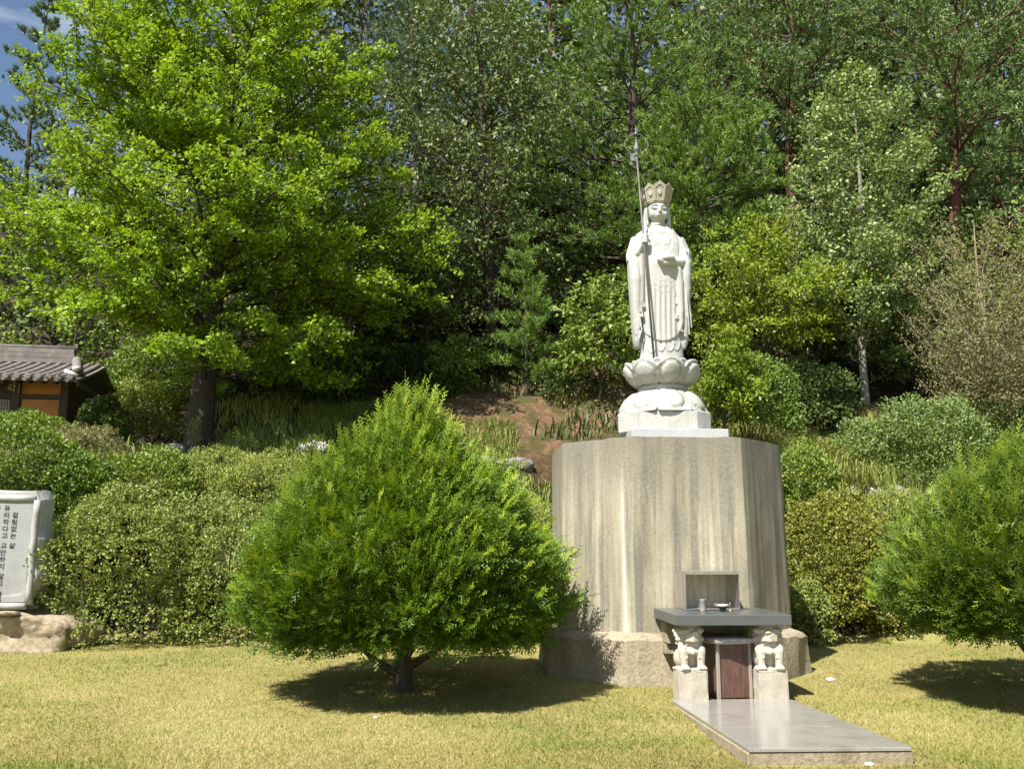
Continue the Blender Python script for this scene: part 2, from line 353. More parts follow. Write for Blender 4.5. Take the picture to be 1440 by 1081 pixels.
lf('straw', 'straw_blade', [(0, (0.172, 0.154, 0.042)), (.3, (0.282, 0.234, 0.078)), (.7, (0.391, 0.323, 0.127)), (1, (0.485, 0.412, 0.191))], .2, .75, (1.2, 1.2, .8), .15)
lf('greenblade', 'green_blade', [(0, (0.125, 0.162, 0.028)), (.6, (0.223, 0.246, 0.047)), (1, (0.331, 0.306, 0.094))], .3, .6, (1.4, 1.4, .5), .2)
lf('reed', 'bank_grass_blade', [(0, (0.136, 0.191, 0.042)), (.5, (0.251, 0.289, 0.068)), (.8, (0.387, 0.370, 0.125)), (1, (0.481, 0.427, 0.188))], .3, .6, (1.3, 1.3, .6), .2)
lf('flower', 'white_petal', [(0, (.50, .49, .45)), (1, (.70, .69, .66))], .2, .7, (1, 1, 1))

# ------------------------------------------------------------------ ground
def sheet(name, xs, ys, mat, zoff=0, extra=None):
    X, Y = np.meshgrid(xs, ys); Z = tz(X, Y) + zoff
    if extra is not None: Z = Z + extra(X, Y)
    nx, ny = len(xs), len(ys); i = np.arange(nx - 1)[None] + np.arange(ny - 1)[:, None] * nx
    Fq = np.stack([i, i + 1, i + nx + 1, i + nx], -1).reshape(-1, 4)
    return mk(name, np.stack([X, Y, Z], -1).reshape(-1, 3), [Fq], mat, None, True)
lawn = sheet('lawn', np.concatenate([[-400, -120, -40], np.linspace(-16, 16, 90), [40, 120, 400]]), np.concatenate([[-400, -100, -20, 0], np.linspace(4, 16.35, 66)]), M['lawn'])
tag(lawn, 'flat mown lawn of dry yellow grass with green patches', None, None, 'structure')
def rough(X, Y):
    return (.07 * np.sin(X * 3.1 + 1.7 * np.sin(Y * 2.3)) + .05 * np.sin(Y * 5.3 + 2 * np.sin(X * 1.9)) + .03 * np.sin(X * 9.7 + Y * 7.1)) * sstep(17, 19, Y) - .02
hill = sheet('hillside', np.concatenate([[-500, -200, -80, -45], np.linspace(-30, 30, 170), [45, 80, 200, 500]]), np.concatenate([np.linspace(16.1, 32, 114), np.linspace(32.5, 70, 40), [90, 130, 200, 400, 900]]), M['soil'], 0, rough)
tag(hill, 'steep reddish soil hillside rising behind the lawn', None, None, 'structure')

# ------------------------------------------------------------------ concrete pedestal
AX = np.array((2.19, 14.05)); ROT = math.radians(3)
U = np.array((math.cos(ROT), math.sin(ROT))); Wv = np.array((math.sin(ROT), -math.cos(ROT)))
MA = np.eye(4); MA[:2, 0] = U; MA[:2, 1] = -Wv; MA[:2, 3] = AX      # local x = right, local -y = towards viewer
FW = .49      # half width of the front face over the apothem
def octa(z0, z1, a0, a1, nz, ns, disp, seed, topdrop=0):
    rg = np.random.RandomState(seed); ph = rg.rand(12) * 6.28; fr = rg.uniform(1, 9, 12); fz = rg.uniform(1, 7, 12)
    V = []; Fs = []; n = 8 * ns
    for j in range(nz + 1):
        t = j / nz; z = z0 + (z1 - z0) * t; a = a0 + (a1 - a0) * t
        for k in range(n):
            f, q = divmod(k, ns); q = q / ns; th = -math.pi / 2 + math.pi / 4 * f
            nx_, ny_ = math.cos(th), math.sin(th); s = a * FW if f % 2 == 0 else a * (1 - FW) / math.sqrt(2); tx, ty = -ny_, nx_
            o = (q * 2 - 1) * s; s_ = (f + q) * 1.0; a_ = a; a = a if f % 2 == 0 else a * (1 + FW) / math.sqrt(2)
            d = disp * sum(math.sin(fr[i] * s_ * 2 * math.pi / 8 * 3 + ph[i]) * math.sin(fz[i] * z + ph[-1 - i]) for i in range(6)) / 2
            e = .012 if q == 0 else 0
            zz = z + (topdrop * (math.sin(s_ * 9.1) + math.sin(s_ * 23.7)) if j == nz else 0)
            V.append((nx_ * (a + d - e) + tx * o, ny_ * (a + d - e) + ty * o, zz)); a = a_
    for j in range(nz):
        for k in range(n):
            p, q = j * n + k, j * n + (k + 1) % n; Fs.append((p, q, q + n, p + n))
    Fs.append(tuple(nz * n + k for k in range(n))); return V, Fs
ped = thing('statue_pedestal', (AX[0], AX[1], 0), 'tall weathered octagonal concrete pedestal with streaked sides carrying the statue', 'pedestal')
mb = MB(); mb.add(*octa(.70, 3.28, 1.565, 1.54, 22, 14, .0035, 3, .005), MA); mb.build('body', M['concrete'], ped)
mb = MB(); V, Fs = octa(-.3, .70, 1.79, 1.75, 9, 12, .02, 5, .012); Fs = Fs[:-1]
n = 96; V = list(V)
for j, (ap, zz) in enumerate(((1.70, .745), (1.545, .80))):
    for k in range(n):
        p = V[9 * n + k]; s = ap / 1.75; V.append((p[0] * s, p[1] * s, zz + .01 * math.sin(k * 1.7)))
for j in range(2):
    for k in range(n):
        p, q = (9 + j) * n + k, (9 + j) * n + (k + 1) % n; Fs.append((p, q, q + n, p + n))
mb.add(V, Fs, MA); mb.build('plinth', M['plinth'], ped)

# ------------------------------------------------------------------ lotus base
RL = math.radians(-7); cr, sr = math.cos(RL), math.sin(RL)
ML = np.eye(4); ML[0, :2] = (cr, -sr); ML[1, :2] = (sr, cr); LX = 2.235; ML[:2, 3] = (LX, 14.05)
lot = thing('lotus_base', (LX, 14.05, 3.28), 'carved white stone lotus base with double petals under the standing statue', 'lotus base')
mb = MB(); MS = MA.copy(); mb.add(*box(-.58, .78, -.86, .80, 3.282, 3.49, .008), MS); mb.build('slab', M['slabw'], lot)
h, c_ = .655, .20; pts = [(-h + c_, -h), (h - c_, -h), (h, -h + c_), (h, h - c_), (h - c_, h), (-h + c_, h), (-h, h - c_), (-h, -h + c_)]
bm = bmesh.new(); vs = [bm.verts.new((x, y, 3.492)) for x, y in pts]; f = bm.faces.new(vs); r = bmesh.ops.extrude_face_region(bm, geom=[f])
for g in r['geom']:
    if isinstance(g, bmesh.types.BMVert): g.co.z = 3.765
bmesh.ops.recalc_face_normals(bm, faces=bm.faces); bmesh.ops.bevel(bm, geom=list(bm.edges), offset=.008, segments=1, affect='EDGES')
mb = MB(); mb.add(*bm_out(bm), ML); mb.build('octagonal_block', M['lotus'], lot)
mb = MB(); mb.add(*lathe([(.655, 3.766), (.64, 3.80), (.57, 3.92), (.42, 4.06), (.335, 4.13), (.335, 4.145), (.355, 4.16), (.365, 4.19), (.352, 4.225), (.33, 4.235), (.30, 4.26)], 40), ML); mb.build('core', M['lotus'], lot, True)
def interp(tab, t): return float(np.interp(t, [a for a, _ in tab], [b for _, b in tab]))
def petal(Rt, Zt, half, bulge, inner, ns=16, nt=16, dip=0.0):
    """one carved petal: border plus a raised dome; s across, t from root to tip"""
    V = []; Fs = []
    for side in (1, 0):
        for j in range(nt + 1):
            t = j / nt
            for i in range(ns + 1):
                s = i / ns * 2 - 1
                r = interp(Rt, t); z = interp(Zt, t - dip * max(0, t - .6) / .4 * (1 - math.sqrt(max(0, 1 - s * s * .97))))
                wd = half * (1.0 if t > .25 else .82 + .72 * t) * (1 - .12 * max(0, t - .75) / .25)
                e = (s / .72) ** 2 + ((t - .46) / .40) ** 2
                dome = inner * max(0, 1 - e ** 1.5) ** .5 if e < 1 else 0
                edge = -.034 * math.exp(-((e - 1.08) / .14) ** 2) + .014 * math.exp(-((abs(s) - .9) / .09) ** 2)
                rr = r + (bulge * (1 - s * s) + dome + edge if side else -.035)
                a = s * wd; V.append((rr * math.sin(a), -rr * math.cos(a), z))
    m_ = (ns + 1) * (nt + 1)
    for j in range(nt):
        for i in range(ns):
            a = j * (ns + 1) + i; Fs.append((a, a + 1, a + ns + 2, a + ns + 1)); Fs.append((m_ + a, m_ + a + ns + 1, m_ + a + ns + 2, m_ + a + 1))
    bd = [j for j in range(ns + 1)] + [(j + 1) * (ns + 1) - 1 for j in range(1, nt + 1)] + [nt * (ns + 1) + ns - 1 - j for j in range(ns)] + [(nt - 1 - j) * (ns + 1) for j in range(nt - 1)]
    for a, b_ in zip(bd, bd[1:] + bd[:1]): Fs.append((a, m_ + a, m_ + b_, b_))
    return V, Fs
up = petal([(0, .325), (.15, .385), (.4, .47), (.7, .525), (.9, .545), (1, .535)], [(0, 4.225), (.15, 4.25), (.5, 4.37), (.85, 4.53), (1, 4.585)], math.radians(23.5), .02, .042, dip=.36)
lo = petal([(0, .345), (.2, .43), (.45, .53), (.75, .615), (.92, .665), (1, .70)], [(0, 4.145), (.2, 4.11), (.45, 4.02), (.75, 3.88), (.92, 3.80), (1, 3.775)], math.radians(24), .014, .036, dip=.05)
up2 = petal([(0, .33), (.3, .42), (.7, .49), (1, .50)], [(0, 4.24), (.3, 4.29), (.85, 4.52), (1, 4.585)], math.radians(16), .01, .0, dip=.4)
def ring(name, pt, off, mat):
    first = None
    for k in range(8):
        a = math.radians(45 * k + off); R = np.eye(4); R[0, :2] = (math.cos(a), -math.sin(a)); R[1, :2] = (math.sin(a), math.cos(a))
        mb = MB(); mb.add(*pt, ML @ R); mb.build(name, mat, lot, True)
ring('upper_petal', up, 14, M['lotus']); ring('upper_back_petal', up2, 36.5, M['lotus']); ring('lower_petal', lo, 14, M['lotus'])
mb = MB(); mb.add(*lathe([(.30, 4.26), (.47, 4.47), (.47, 4.50), (.05, 4.52)], 40), ML); mb.build('seed_pod', M['lotus'], lot, True)

# ------------------------------------------------------------------ statue (units of about one centimetre, x right, -y to viewer, z up)
SX, SZ, FZ = .0107, .01127, 4.66
MS_ = np.diag((SX, SX, SZ, 1.0)); rs = math.radians(2); Rr = np.eye(4); Rr[0, :2] = (math.cos(rs), -math.sin(rs)); Rr[1, :2] = (math.sin(rs), math.cos(rs))
MST = Rr @ MS_; MST[:3, 3] = (LX + .01, 14.05, FZ)
st = thing('bodhisattva_statue', (LX, 14.05, FZ - .15), 'tall white stone standing figure in long robes wearing a petalled crown', 'statue')
core = [(-16, 0, 2, 32, 20), (5, 0, 2, 30.5, 19), (30, -.5, 2, 29, 18), (70, -1, 1, 31, 18), (100, -1, 0, 32, 19), (125, -1, 0, 34, 20), (145, -1.5, 1, 36, 20), (158, -2, 2, 36, 19.5), (167, -2, 3, 33.5, 18.5), (174, -2, 3, 29, 17), (179, -1, 3, 22, 15), (183, 0, 3, 14, 12), (190, 0, 2, 10, 10)]
cz = [c[0] for c in core]
def surf(x, z, extra=0):
    cx, cy, rx, ry = (np.interp(z, cz, [c[i] for c in core]) for i in (1, 2, 3, 4))
    q = min(.98, abs(x - cx) / rx); return cy - ry * (1 - q ** 2.4) ** (1 / 2.4) - extra
sb = MB(); sb.add(*loft(core, 56, 2.4))
# overskirt panel with U-shaped hem, ending at z about 42
V = []; Fs = []; nx_, nz_ = 34, 40
for sd in (0, 1):
    for j in range(nz_ + 1):
        for i in range(nx_ + 1):
            x = -27 + 53 * i / nx_; zb = 21 + 15.5 * (abs(x + 1) / 27) ** 2.2; z = zb + (150 - zb) * j / nz_
            fold = .75 * math.sin(x * .86 + .35 * math.sin(z * .05)) * min(1, max(0, (112 - z) / 30))
            V.append((x, surf(x, z, 2.6 * min(1, max(0, (146 - z) / 16)) - .4 + fold) if sd else surf(x, z, -5), z))
m_ = (nx_ + 1) * (nz_ + 1)
for j in range(nz_):
    for i in range(nx_):
        a = j * (nx_ + 1) + i; Fs.append((a, a + nx_ + 1, a + nx_ + 2, a + 1)); Fs.append((m_ + a, m_ + a + 1, m_ + a + nx_ + 2, m_ + a + nx_ + 1))
bd = list(range(nx_ + 1)) + [(j + 1) * (nx_ + 1) - 1 for j in range(1, nz_ + 1)] + [nz_ * (nx_ + 1) + nx_ - 1 - j for j in range(nx_)] + [(nz_ - 1 - j) * (nx_ + 1) for j in range(nz_ - 1)]
for a, b_ in zip(bd, bd[1:] + bd[:1]): Fs.append((a, a + m_, b_ + m_, b_))
sb.add(V, Fs)
# hanging sleeves, both sides
sb.add(*loft([(15, -34, 3, 3.5, 11), (22, -34.5, 2, 5, 13), (45, -35, 0, 6.5, 15), (75, -35.5, -3, 8, 17), (105, -36, -5, 9.5, 18), (128, -36.5, -4, 9.5, 17), (148, -34, -1, 9, 15), (164, -30, 2, 8, 12), (172, -26, 3, 5, 8)], 36, 2.4))
sb.add(*loft([(62, -30, -11, 3, 5), (75, -29.5, -12, 5, 7), (110, -29, -13, 6, 8), (140, -28, -13, 6, 8), (152, -27, -12, 4, 6)], 24, 2.2))
sb.add(*loft([(14, 31, 3, 3, 11), (22, 32, 2, 5, 13), (50, 33, 1, 6.5, 15), (80, 34, -1, 8, 16), (110, 35, -3, 9, 17), (128, 35, -3, 9.3, 17), (148, 32, 0, 9, 14), (164, 28, 2, 8, 12), (172, 24, 3, 5, 8)], 36, 2.4))
sb.add(*loft([(35, 25, -11, 2.5, 5), (60, 26, -12, 5, 7), (100, 25, -13, 6.5, 9), (118, 23, -14, 6.5, 9), (126, 20, -15, 5, 7)], 24, 2.2))
def T(pts, r, s=10): sb.add(*tube1(pts, r, s))
# arms
T([(-31, 2, 166), (-39, -2, 142), (-40, -6, 132)], [9, 9, 8]); T([(-40, -6, 132), (-33, -16, 142), (-26.5, -22, 153)], [8, 6.5, 5])
T([(29, 2, 166), (38, -2, 142), (38, -8, 130)], [9, 9, 8]); T([(38, -8, 130), (26, -18, 129), (13, -23, 129)], [8, 6.5, 5])
# hand on the staff: palm, four curled fingers and thumb
sb.add(*ellipsoid((-25.5, -22, 158), (4.6, 4.2, 7)))
for k in range(4): T([(-29, -22, 163.5 - k * 3.3), (-27, -26.8, 164 - k * 3.3), (-22.5, -27.6, 163.8 - k * 3.2), (-19.2, -24.6, 163.2 - k * 3.1)], [1.9, 2.0, 1.9, 1.5], 8)
T([(-25, -19, 163), (-21, -20.5, 166.5), (-18.6, -23, 167)], [1.9, 1.8, 1.4], 8)
# hand carrying the bowl-shaped jewel
sb.add(*ellipsoid((7, -26, 125), (9.5, 6, 3.6)))
for k in range(4): T([(0, -23 - 2.2 * k, 126.5), (-5, -24.5 - 2.2 * k, 127.5), (-7.5 + .5 * k, -25 - 2 * k, 130.5)], [1.8, 1.7, 1.3], 8)
T([(11, -29, 127), (6, -31.5, 130), (3, -30.5, 133)], [1.9, 1.8, 1.4], 8)
# robe lines: neck edge, crossed folds over the belly, side folds
def onsurf(pts, r, lift=.4):
    pts = np.array(pts, float); t = np.linspace(0, 1, len(pts)); tt = np.linspace(0, 1, 22)
    xs = np.interp(tt, t, pts[:, 0]); zs = np.interp(tt, t, pts[:, 1]); k = np.ones(5) / 5
    xs[2:-2] = np.convolve(xs, k, 'valid'); zs[2:-2] = np.convolve(zs, k, 'valid')
    T([(x, surf(x, z, lift), z) for x, z in zip(xs, zs)], r, 8)
for q in range(5):
    o_ = q * 2.6; onsurf([(-10 - o_ * .2, 182), (-16 - o_ * .9, 166), (-17 - o_ * .7, 150 - o_), (-10 - o_ * .3, 139 - o_ * 1.2), (0, 134 - o_ * 1.3)], .8); onsurf([(10 + o_ * .2, 182), (17 + o_ * .9, 166), (18 + o_ * .7, 152 - o_), (11 + o_ * .3, 141 - o_ * 1.2), (1, 134 - o_ * 1.3)], .8)
for q in range(3):
    o_ = q * 8.0; wd = 24; onsurf([(-wd, 122 - o_ * .35), (-wd * .72, 112 - o_ * .8), (-wd * .3, 104.5 - o_), (0, 102.5 - o_), (wd * .3, 104.5 - o_), (wd * .75, 113 - o_ * .8), (wd, 123 - o_ * .35)], .6, 1.9)
onsurf([(-12, 176), (-6, 172.5), (0, 171), (6, 172.5), (12, 176)], .6, .1); onsurf([(-13, 158), (-9, 154), (-4, 154), (-1, 158)], .75, .05); onsurf([(1, 158), (4, 154), (9, 154), (13, 158)], .75, .05); onsurf([(-6, 147), (0, 145.5), (6, 147)], .5, .1)
for xx, z0_, z1_ in ((-39, 30, 150), (-35, 25, 140), (-31.5, 60, 135), (30, 25, 120), (35, 30, 150), (39.5, 40, 150), (25.5, 50, 120)):
    zz = np.linspace(z0_, z1_, 14); yy = -15 - 2.2 * np.sin((zz - 20) / 130 * math.pi) + (abs(abs(xx) - 34) > 3) * 4.2
    T([(xx + 1.2 * math.sin(z * .05), y, z) for z, y in zip(zz, yy)], 1.1, 8)
# stepped zig-zag hems at the sleeve edges
for pts in ([(-29, 88), (-25, 66), (-31, 72), (-27.5, 52), (-33, 58), (-30, 36), (-35, 22)], [(23, 84), (19, 72), (25, 69), (19, 52), (28, 50), (23, 36), (31, 33)], [(36, 118), (33, 100), (39.5, 92)]):
    T([(x, -16.6, z) for x, z in pts], 1.25, 6)
for x, z, w in ((-16, 8, 7), (-4, 10, 6), (8, 10, 7), (18, 12, 6)):
    onsurf([(x - w, z + 9), (x - w * .6, z), (x, z - 3), (x + w * .6, z), (x + w, z + 9)], 1.0)
# neck, head, face
T([(0, 1, 178), (0, 0, 188), (0, -1, 196)], [12, 9.5, 9.5], 18)
T([(-9.4, -3, 186.5), (-5, -9.2, 185.6), (0, -10.8, 185.3), (5, -9.2, 185.6), (9.4, -3, 186.5)], 1.0, 8)
sb.add(*ellipsoid((0, 0, 208), (15.2, 17, 18.5), 28, 20)); sb.add(*ellipsoid((0, -5, 199), (12.8, 11.6, 10.5), 24, 16)); sb.add(*ellipsoid((0, -9.8, 193.4), (5, 4.4, 3.6)))
for s in (-1, 1):
    sb.add(*ellipsoid((s * 7.4, -9.6, 199.5), (5.2, 5.2, 6)))                         # cheek
    sb.add(*ellipsoid((s * 6.1, -13.9, 206.6), (4.4, 2.3, 1.7)))                      # lowered eyelid
    T([(s * 1.6, -16.6, 208), (s * 5, -16.2, 211.2), (s * 9, -14.2, 211.2), (s * 12, -11, 208.4)], .6, 8)   # brow
    sb.add(*ellipsoid((s * 15.3, 0, 202), (2.2, 4.2, 11.5))); sb.add(*ellipsoid((s * 14.2, -1, 189.5), (2.2, 3.2, 4.5)))   # long ear
    T([(s * 14.5, 5, 212), (s * 15.8, 6, 198), (s * 16, 5, 186), (s * 20, 1, 177), (s * 22, -6, 170)], [4, 4.4, 4.4, 4.4, 3], 10)   # veil behind the ear
    T([(s * 9, -4, 183), (s * 11, -13, 172), (s * 13, -16, 160)], 1.5, 8)
T([(0, -16.4, 208.5), (0, -17.8, 204), (0, -19.3, 201.2)], [1.3, 1.7, 2.1], 10); sb.add(*ellipsoid((0, -18.6, 200.6), (3.1, 2.0, 1.5)))
sb.add(*ellipsoid((0, -16.2, 196.4), (4.4, 1.7, 1.0))); sb.add(*ellipsoid((0, -15.9, 194.5), (3.4, 1.7, 1.1)))
sb.add(*ellipsoid((-1, 4, 228), (11, 11, 13)))                                       # bun rising inside the crown
Vs, Fs = remesh(sb, .94, 1, .3)
bo = mk('body', Vs @ MST[:3, :3].T + MST[:3, 3], Fs, M['statue'], st, True)
# painted eye lines, brow lines and the forehead mark
for s in (-1, 1):
    mb = MB(); mb.add(*tube1([(s * 2.4, -15.9, 205.8), (s * 5, -16.1, 204.9), (s * 8, -15.1, 205.1), (s * 10.4, -13.2, 206.3)], [.25, .5, .5, .2], 6), MST); mb.build('eye', M['eyepaint'], st)
    mb = MB(); mb.add(*tube1([(s * 1.8, -17.3, 207.8), (s * 5, -17.1, 210.6), (s * 9, -15.1, 210.6), (s * 12, -12, 207.9)], [.2, .34, .34, .2], 6), MST); mb.build('eyebrow', M['eyepaint'], st)
mb = MB(); mb.add(*ellipsoid((0, -16.6, 213.5), (.75, .5, .75), 8, 6), MST); mb.build('forehead_mark', M['eyepaint'], st)
mb = MB(); mb.add(*tube1([(-3.8, -17.4, 195.6), (0, -18.1, 195.2), (3.8, -17.4, 195.6)], [.3, .5, .3], 6), MST); mb.build('mouth_line', M['eyepaint'], st)
mb = MB(); V, Fs = lathe([(.5, 126), (6, 126.5), (9.5, 129.5), (10.3, 132), (9.4, 132.6), (7, 132.3), (5.5, 134), (4.5, 136.5), (2.6, 138.5), (.4, 139.3)], 24, True, 7.5, -26); mb.add(V, Fs, MST); mb.build('jewel', M['statue'], st, True)
# crown: band and pointed panels leaning outwards
crn = MB(); crn.add(*lathe([(15.2, 214), (16.6, 213), (17.4, 215), (17.2, 218.4), (16, 219)], 40, False), MST); band = crn.build('crown', M['crown'], st, True)
nP = 9
for k in range(nP):
    a = 2 * math.pi * k / nP; hgt = 26 if k in (0,) else (24 if k in (1, nP - 1) else 22)
    R0, R1 = 16.6, 22.5; hw0 = R0 * math.tan(math.pi / nP) * 1.04; hw1 = R1 * math.tan(math.pi / nP) * 1.0
    def P(u, v, d):    # u across -1..1, v height 0..1.3
        r = R0 + (R1 - R0) * v + d; hw = hw0 + (hw1 - hw0) * v; return (u * hw, -r, 216 + v * hgt)
    out = [(-1, 0), (1, 0), (1.06, .80), (.62, .90), (0, 1.05), (-.62, .90), (-1.06, .80)]; inn = [(u * .74, .10 + (v - .10) * .80 if v > .1 else .12) for u, v in out]
    V = [P(u, v, 1.1) for u, v in out] + [P(u, v, 1.1) for u, v in inn] + [P(u, v, .3) for u, v in inn] + [P(u, v, -1.6) for u, v in out]; Fs = []
    for i in range(7):
        j = (i + 1) % 7; Fs += [(i, j, 7 + j, 7 + i), (7 + i, 7 + j, 14 + j, 14 + i), (j, i, 21 + i, 21 + j)]
    Fs += [tuple(range(14, 21)), tuple(range(27, 20, -1))]
    e = ellipsoid((0, 0, 0), (3.2, 1.0, 4.6), 10, 8); c0 = np.array(P(0, .46, .4)); V2 = np.asarray(e[0]) + c0
    e3 = ellipsoid((0, 0, 0), (1.6, .9, 1.6), 8, 6); V3 = np.asarray(e3[0]) + np.array(P(0, .86, .5))
    Rk = np.eye(4); Rk[0, :2] = (math.cos(a), -math.sin(a)); Rk[1, :2] = (math.sin(a), math.cos(a))
    mb = MB(); mb.add(V, Fs, MST @ Rk); mb.add(V2, e[1], MST @ Rk); mb.add(V3, e3[1], MST @ Rk); mb.build('crown_panel', M['crown'], band)

# ------------------------------------------------------------------ ringed staff in its hand
def stp(x, y, z): return (MST @ np.array((x, y, z, 1)))[:3]
sf = thing('ringed_staff', stp(-13.5, -26, -6), 'thin grey metal staff with a lobed ring finial held by the statue', 'staff')
p0, p1 = np.array((-16.0, -26, -6.)), np.array((-32.6, -25.2, 277.)); d_ = p1 - p0
mb = MB(); mb.add(*tube1([p0, p0 + d_ * .5, p1], [1.55, 1.45, 1.25], 12), MST); mb.build('shaft', M['pole'], sf, True)
top = p1
mb = MB(); prof = [(1.4, -1), (2.6, 0), (2.6, 2), (1.6, 3), (3.6, 6), (4.6, 8), (3.6, 12), (2.6, 14), (2.2, 18), (1.2, 20), (1.6, 22), (.3, 25)]
V, Fs = lathe([(r, z) for r, z in prof], 16); mb.add(np.array(V) + top, Fs, MST); mb.build('finial_boss', M['iron'], sf, True)
pts = []
for i in range(73):
    a = -math.pi / 2 + .35 + (2 * math.pi - .7) * i / 72; rr = 14.2 + 1.9 * abs(math.cos(2 * (a - math.pi / 2))) ** 1 - 1.3 * math.exp(-((abs(abs(a - math.pi / 2)) - .95) / .22) ** 2)
    pts.append((top[0] + rr * math.cos(a) * 1.06, top[1], top[2] + 16 + rr * math.sin(a) * .98))
mb = MB(); mb.add(*tube1(pts, .62, 8), MST); mb.build('ring', M['iron'], sf, True)
mb = MB(); V, Fs = lathe([(2.6, 29.5), (3.2, 31), (1.6, 34), (1.2, 36), (2.0, 37.5), (.3, 41)], 12); mb.add(np.array(V) + top, Fs, MST); mb.build('ring_tip', M['iron'], sf, True)
for k in range(5):
    cxr = -7.5 + 1.15 * k; pts = [(top[0] + cxr + 1.0 * math.cos(a) , top[1] - 1 + 2.2 * math.sin(a) * .6 + (k % 2) * .8, top[2] - 3.2 + 6.2 * math.sin(a)) for a in np.linspace(0, 2 * math.pi, 20)]
    mb = MB(); mb.add(*tube1(pts, .55, 6), MST); mb.build('jingle_ring', M['iron'], sf, True)
mb = MB(); mb.add(*box(top[0] - 10.5, top[0] - 6, top[1] - 2, top[1] + 1, top[2] - 15, top[2] - 9.5, .6), MST); mb.build('bell', M['pole'], sf)
mb = MB(); mb.add(*tube1([top + (-8.2, -.5, -9.5), top + (-9, -.5, -4)], .3, 5), MST); mb.build('bell_cord', M['iron'], sf)

# ------------------------------------------------------------------ altar in front of the pedestal
UC = .18
def AM(u=0, w=0, z=0, rz=0, tilt=0):
    m_ = MA.copy(); R = Matrix.Translation((u + UC, -w, z)) @ Matrix.Rotation(rz, 4, 'Z') @ Matrix.Rotation(tilt, 4, 'X'); return MA @ np.array(R)
def aw(u, w, z): return (MA @ np.array((u + UC, -w, z, 1)))[:3]
alt = thing('altar_table', aw(0, 2.2, .12), 'dark polished granite altar slab projecting from the concrete pedestal', 'altar')
ta = math.radians(1.2)
mb = MB(); mb.add(*box(-.665, .665, -.63, .65, -.118, 0, .006), AM(0, 2.24, 1.085, 0, ta)); mb.build('slab', M['altar'], alt)
for s in (-1, 1):
    mb = MB(); mb.add(*box(-.09, .09, -.16, .16, 0, .265, .01), AM(s * .50, 1.80, .685)); mb.build('bracket', M['plinth'], alt)
    mb = MB(); mb.add(*box(-.10, .10, -.13, .13, 0, .12, .01), AM(s * .50, 1.78, .56)); mb.build('bracket_foot', M['plinth'], alt)
mb = MB(); mb.add(*box(-.44, .44, -.04, .04, .0, .10, .005), AM(0, 1.95, .845)); mb.build('cross_beam', M['altar'], alt)

def lion(u, w, flip, label):
    base = aw(u, w, .13); t = thing('lion_pillar', base, label, 'lion pillar', 'carved lions holding up the altar slab')
    mb = MB(); mb.add(*box(-.165, .165, -.165, .165, -.08, .325, .02, 2, 3, .004, int(u * 100) + 77), AM(u, w, .13)); mb.build('block', M['lion'], t)
    s = MB(); E = lambda c, r, M3=None: s.add(*ellipsoid(c, r, 18, 12, M3)); TT = lambda p, r, n=8: s.add(*tube1(p, r, n))
    s.add(*box(-.155, .155, -.155, .155, .325, .36, .01))
    E((0, .04, .55), (.115, .11, .20)); E((0, -.035, .585), (.105, .085, .085)); E((-.085, .06, .47), (.075, .10, .12)); E((.085, .06, .47), (.075, .10, .12))
    for q in (-1, 1):
        TT([(q * .088, -.03, .60), (q * .10, -.085, .55), (q * .095, -.095, .45), (q * .092, -.10, .37)], [.062, .056, .043, .042]); E((q * .105, -.07, .575), (.052, .055, .065))
        E((q * .095, -.125, .365), (.055, .05, .03))
        for k in range(3): E((q * .095 + (k - 1) * .03, -.16, .36), (.015, .022, .02))
        TT([(q * .06, -.13, .49), (q * .125, -.11, .475), (q * .13, -.06, .49)], .018, 6)
    # chest frill and collar
    for k in range(7):
        a = -1.25 + 2.5 * k / 6; E((.105 * math.sin(a), .01 - .125 * math.cos(a), .545 + .025 * abs(math.sin(a))), (.026, .02, .035))
    for k in range(9):
        a = -1.7 + 3.4 * k / 8; E((.125 * math.sin(a), .015 - .12 * math.cos(a), .645), (.026, .026, .022))
    # head thrown back, open jaws, mane curls, top block taking the slab
    E((0, -.01, .73), (.125, .115, .10)); E((0, -.085, .70), (.095, .07, .035)); E((0, -.10, .765), (.085, .06, .035))
    for k, zz in enumerate((.685, .712, .74)): TT([(-.115, -.03, zz + .012), (-.075, -.125, zz), (0, -.158, zz - .004), (.075, -.125, zz), (.115, -.03, zz + .012)], .0125, 6)
    E((flip * .02, -.15, .785), (.04, .028, .024)); E((-.06, -.115, .81), (.028, .026, .024)); E((.06, -.115, .81), (.028, .026, .024))
    for q in (-1, 1):
        for k in range(3): E((q * (.13), -.02 + .05 * k, .70 + .045 * k), (.034, .034, .034))
        E((q * .115, -.04, .80), (.045, .03, .03))
    rg = random.Random(int(u * 1000))
    for k in range(16): a = 2 * math.pi * k / 16; E((.118 * math.cos(a), .118 * math.sin(a) * .9, .80 + .02 * rg.random()), (.035, .035, .038))
    s.add(*lathe([(.10, .74), (.12, .80), (.115, .888)], 20))
    V, Fs = remesh(s, .0105, 1, .3); A_ = AM(u, w, .13 + 0, flip * .12); V = V * np.array((1.06, 1, .93)) + np.array((0, 0, .012))
    mk('lion', V @ A_[:3, :3].T + A_[:3, 3], Fs, M['lion'], t, True)
lion(-.47, 2.63, 1, 'pale carved lion pillar on the weedy concrete side of the offering box')
lion(.44, 2.66, -1, 'pale carved lion pillar with parted front legs and grass beside its block')

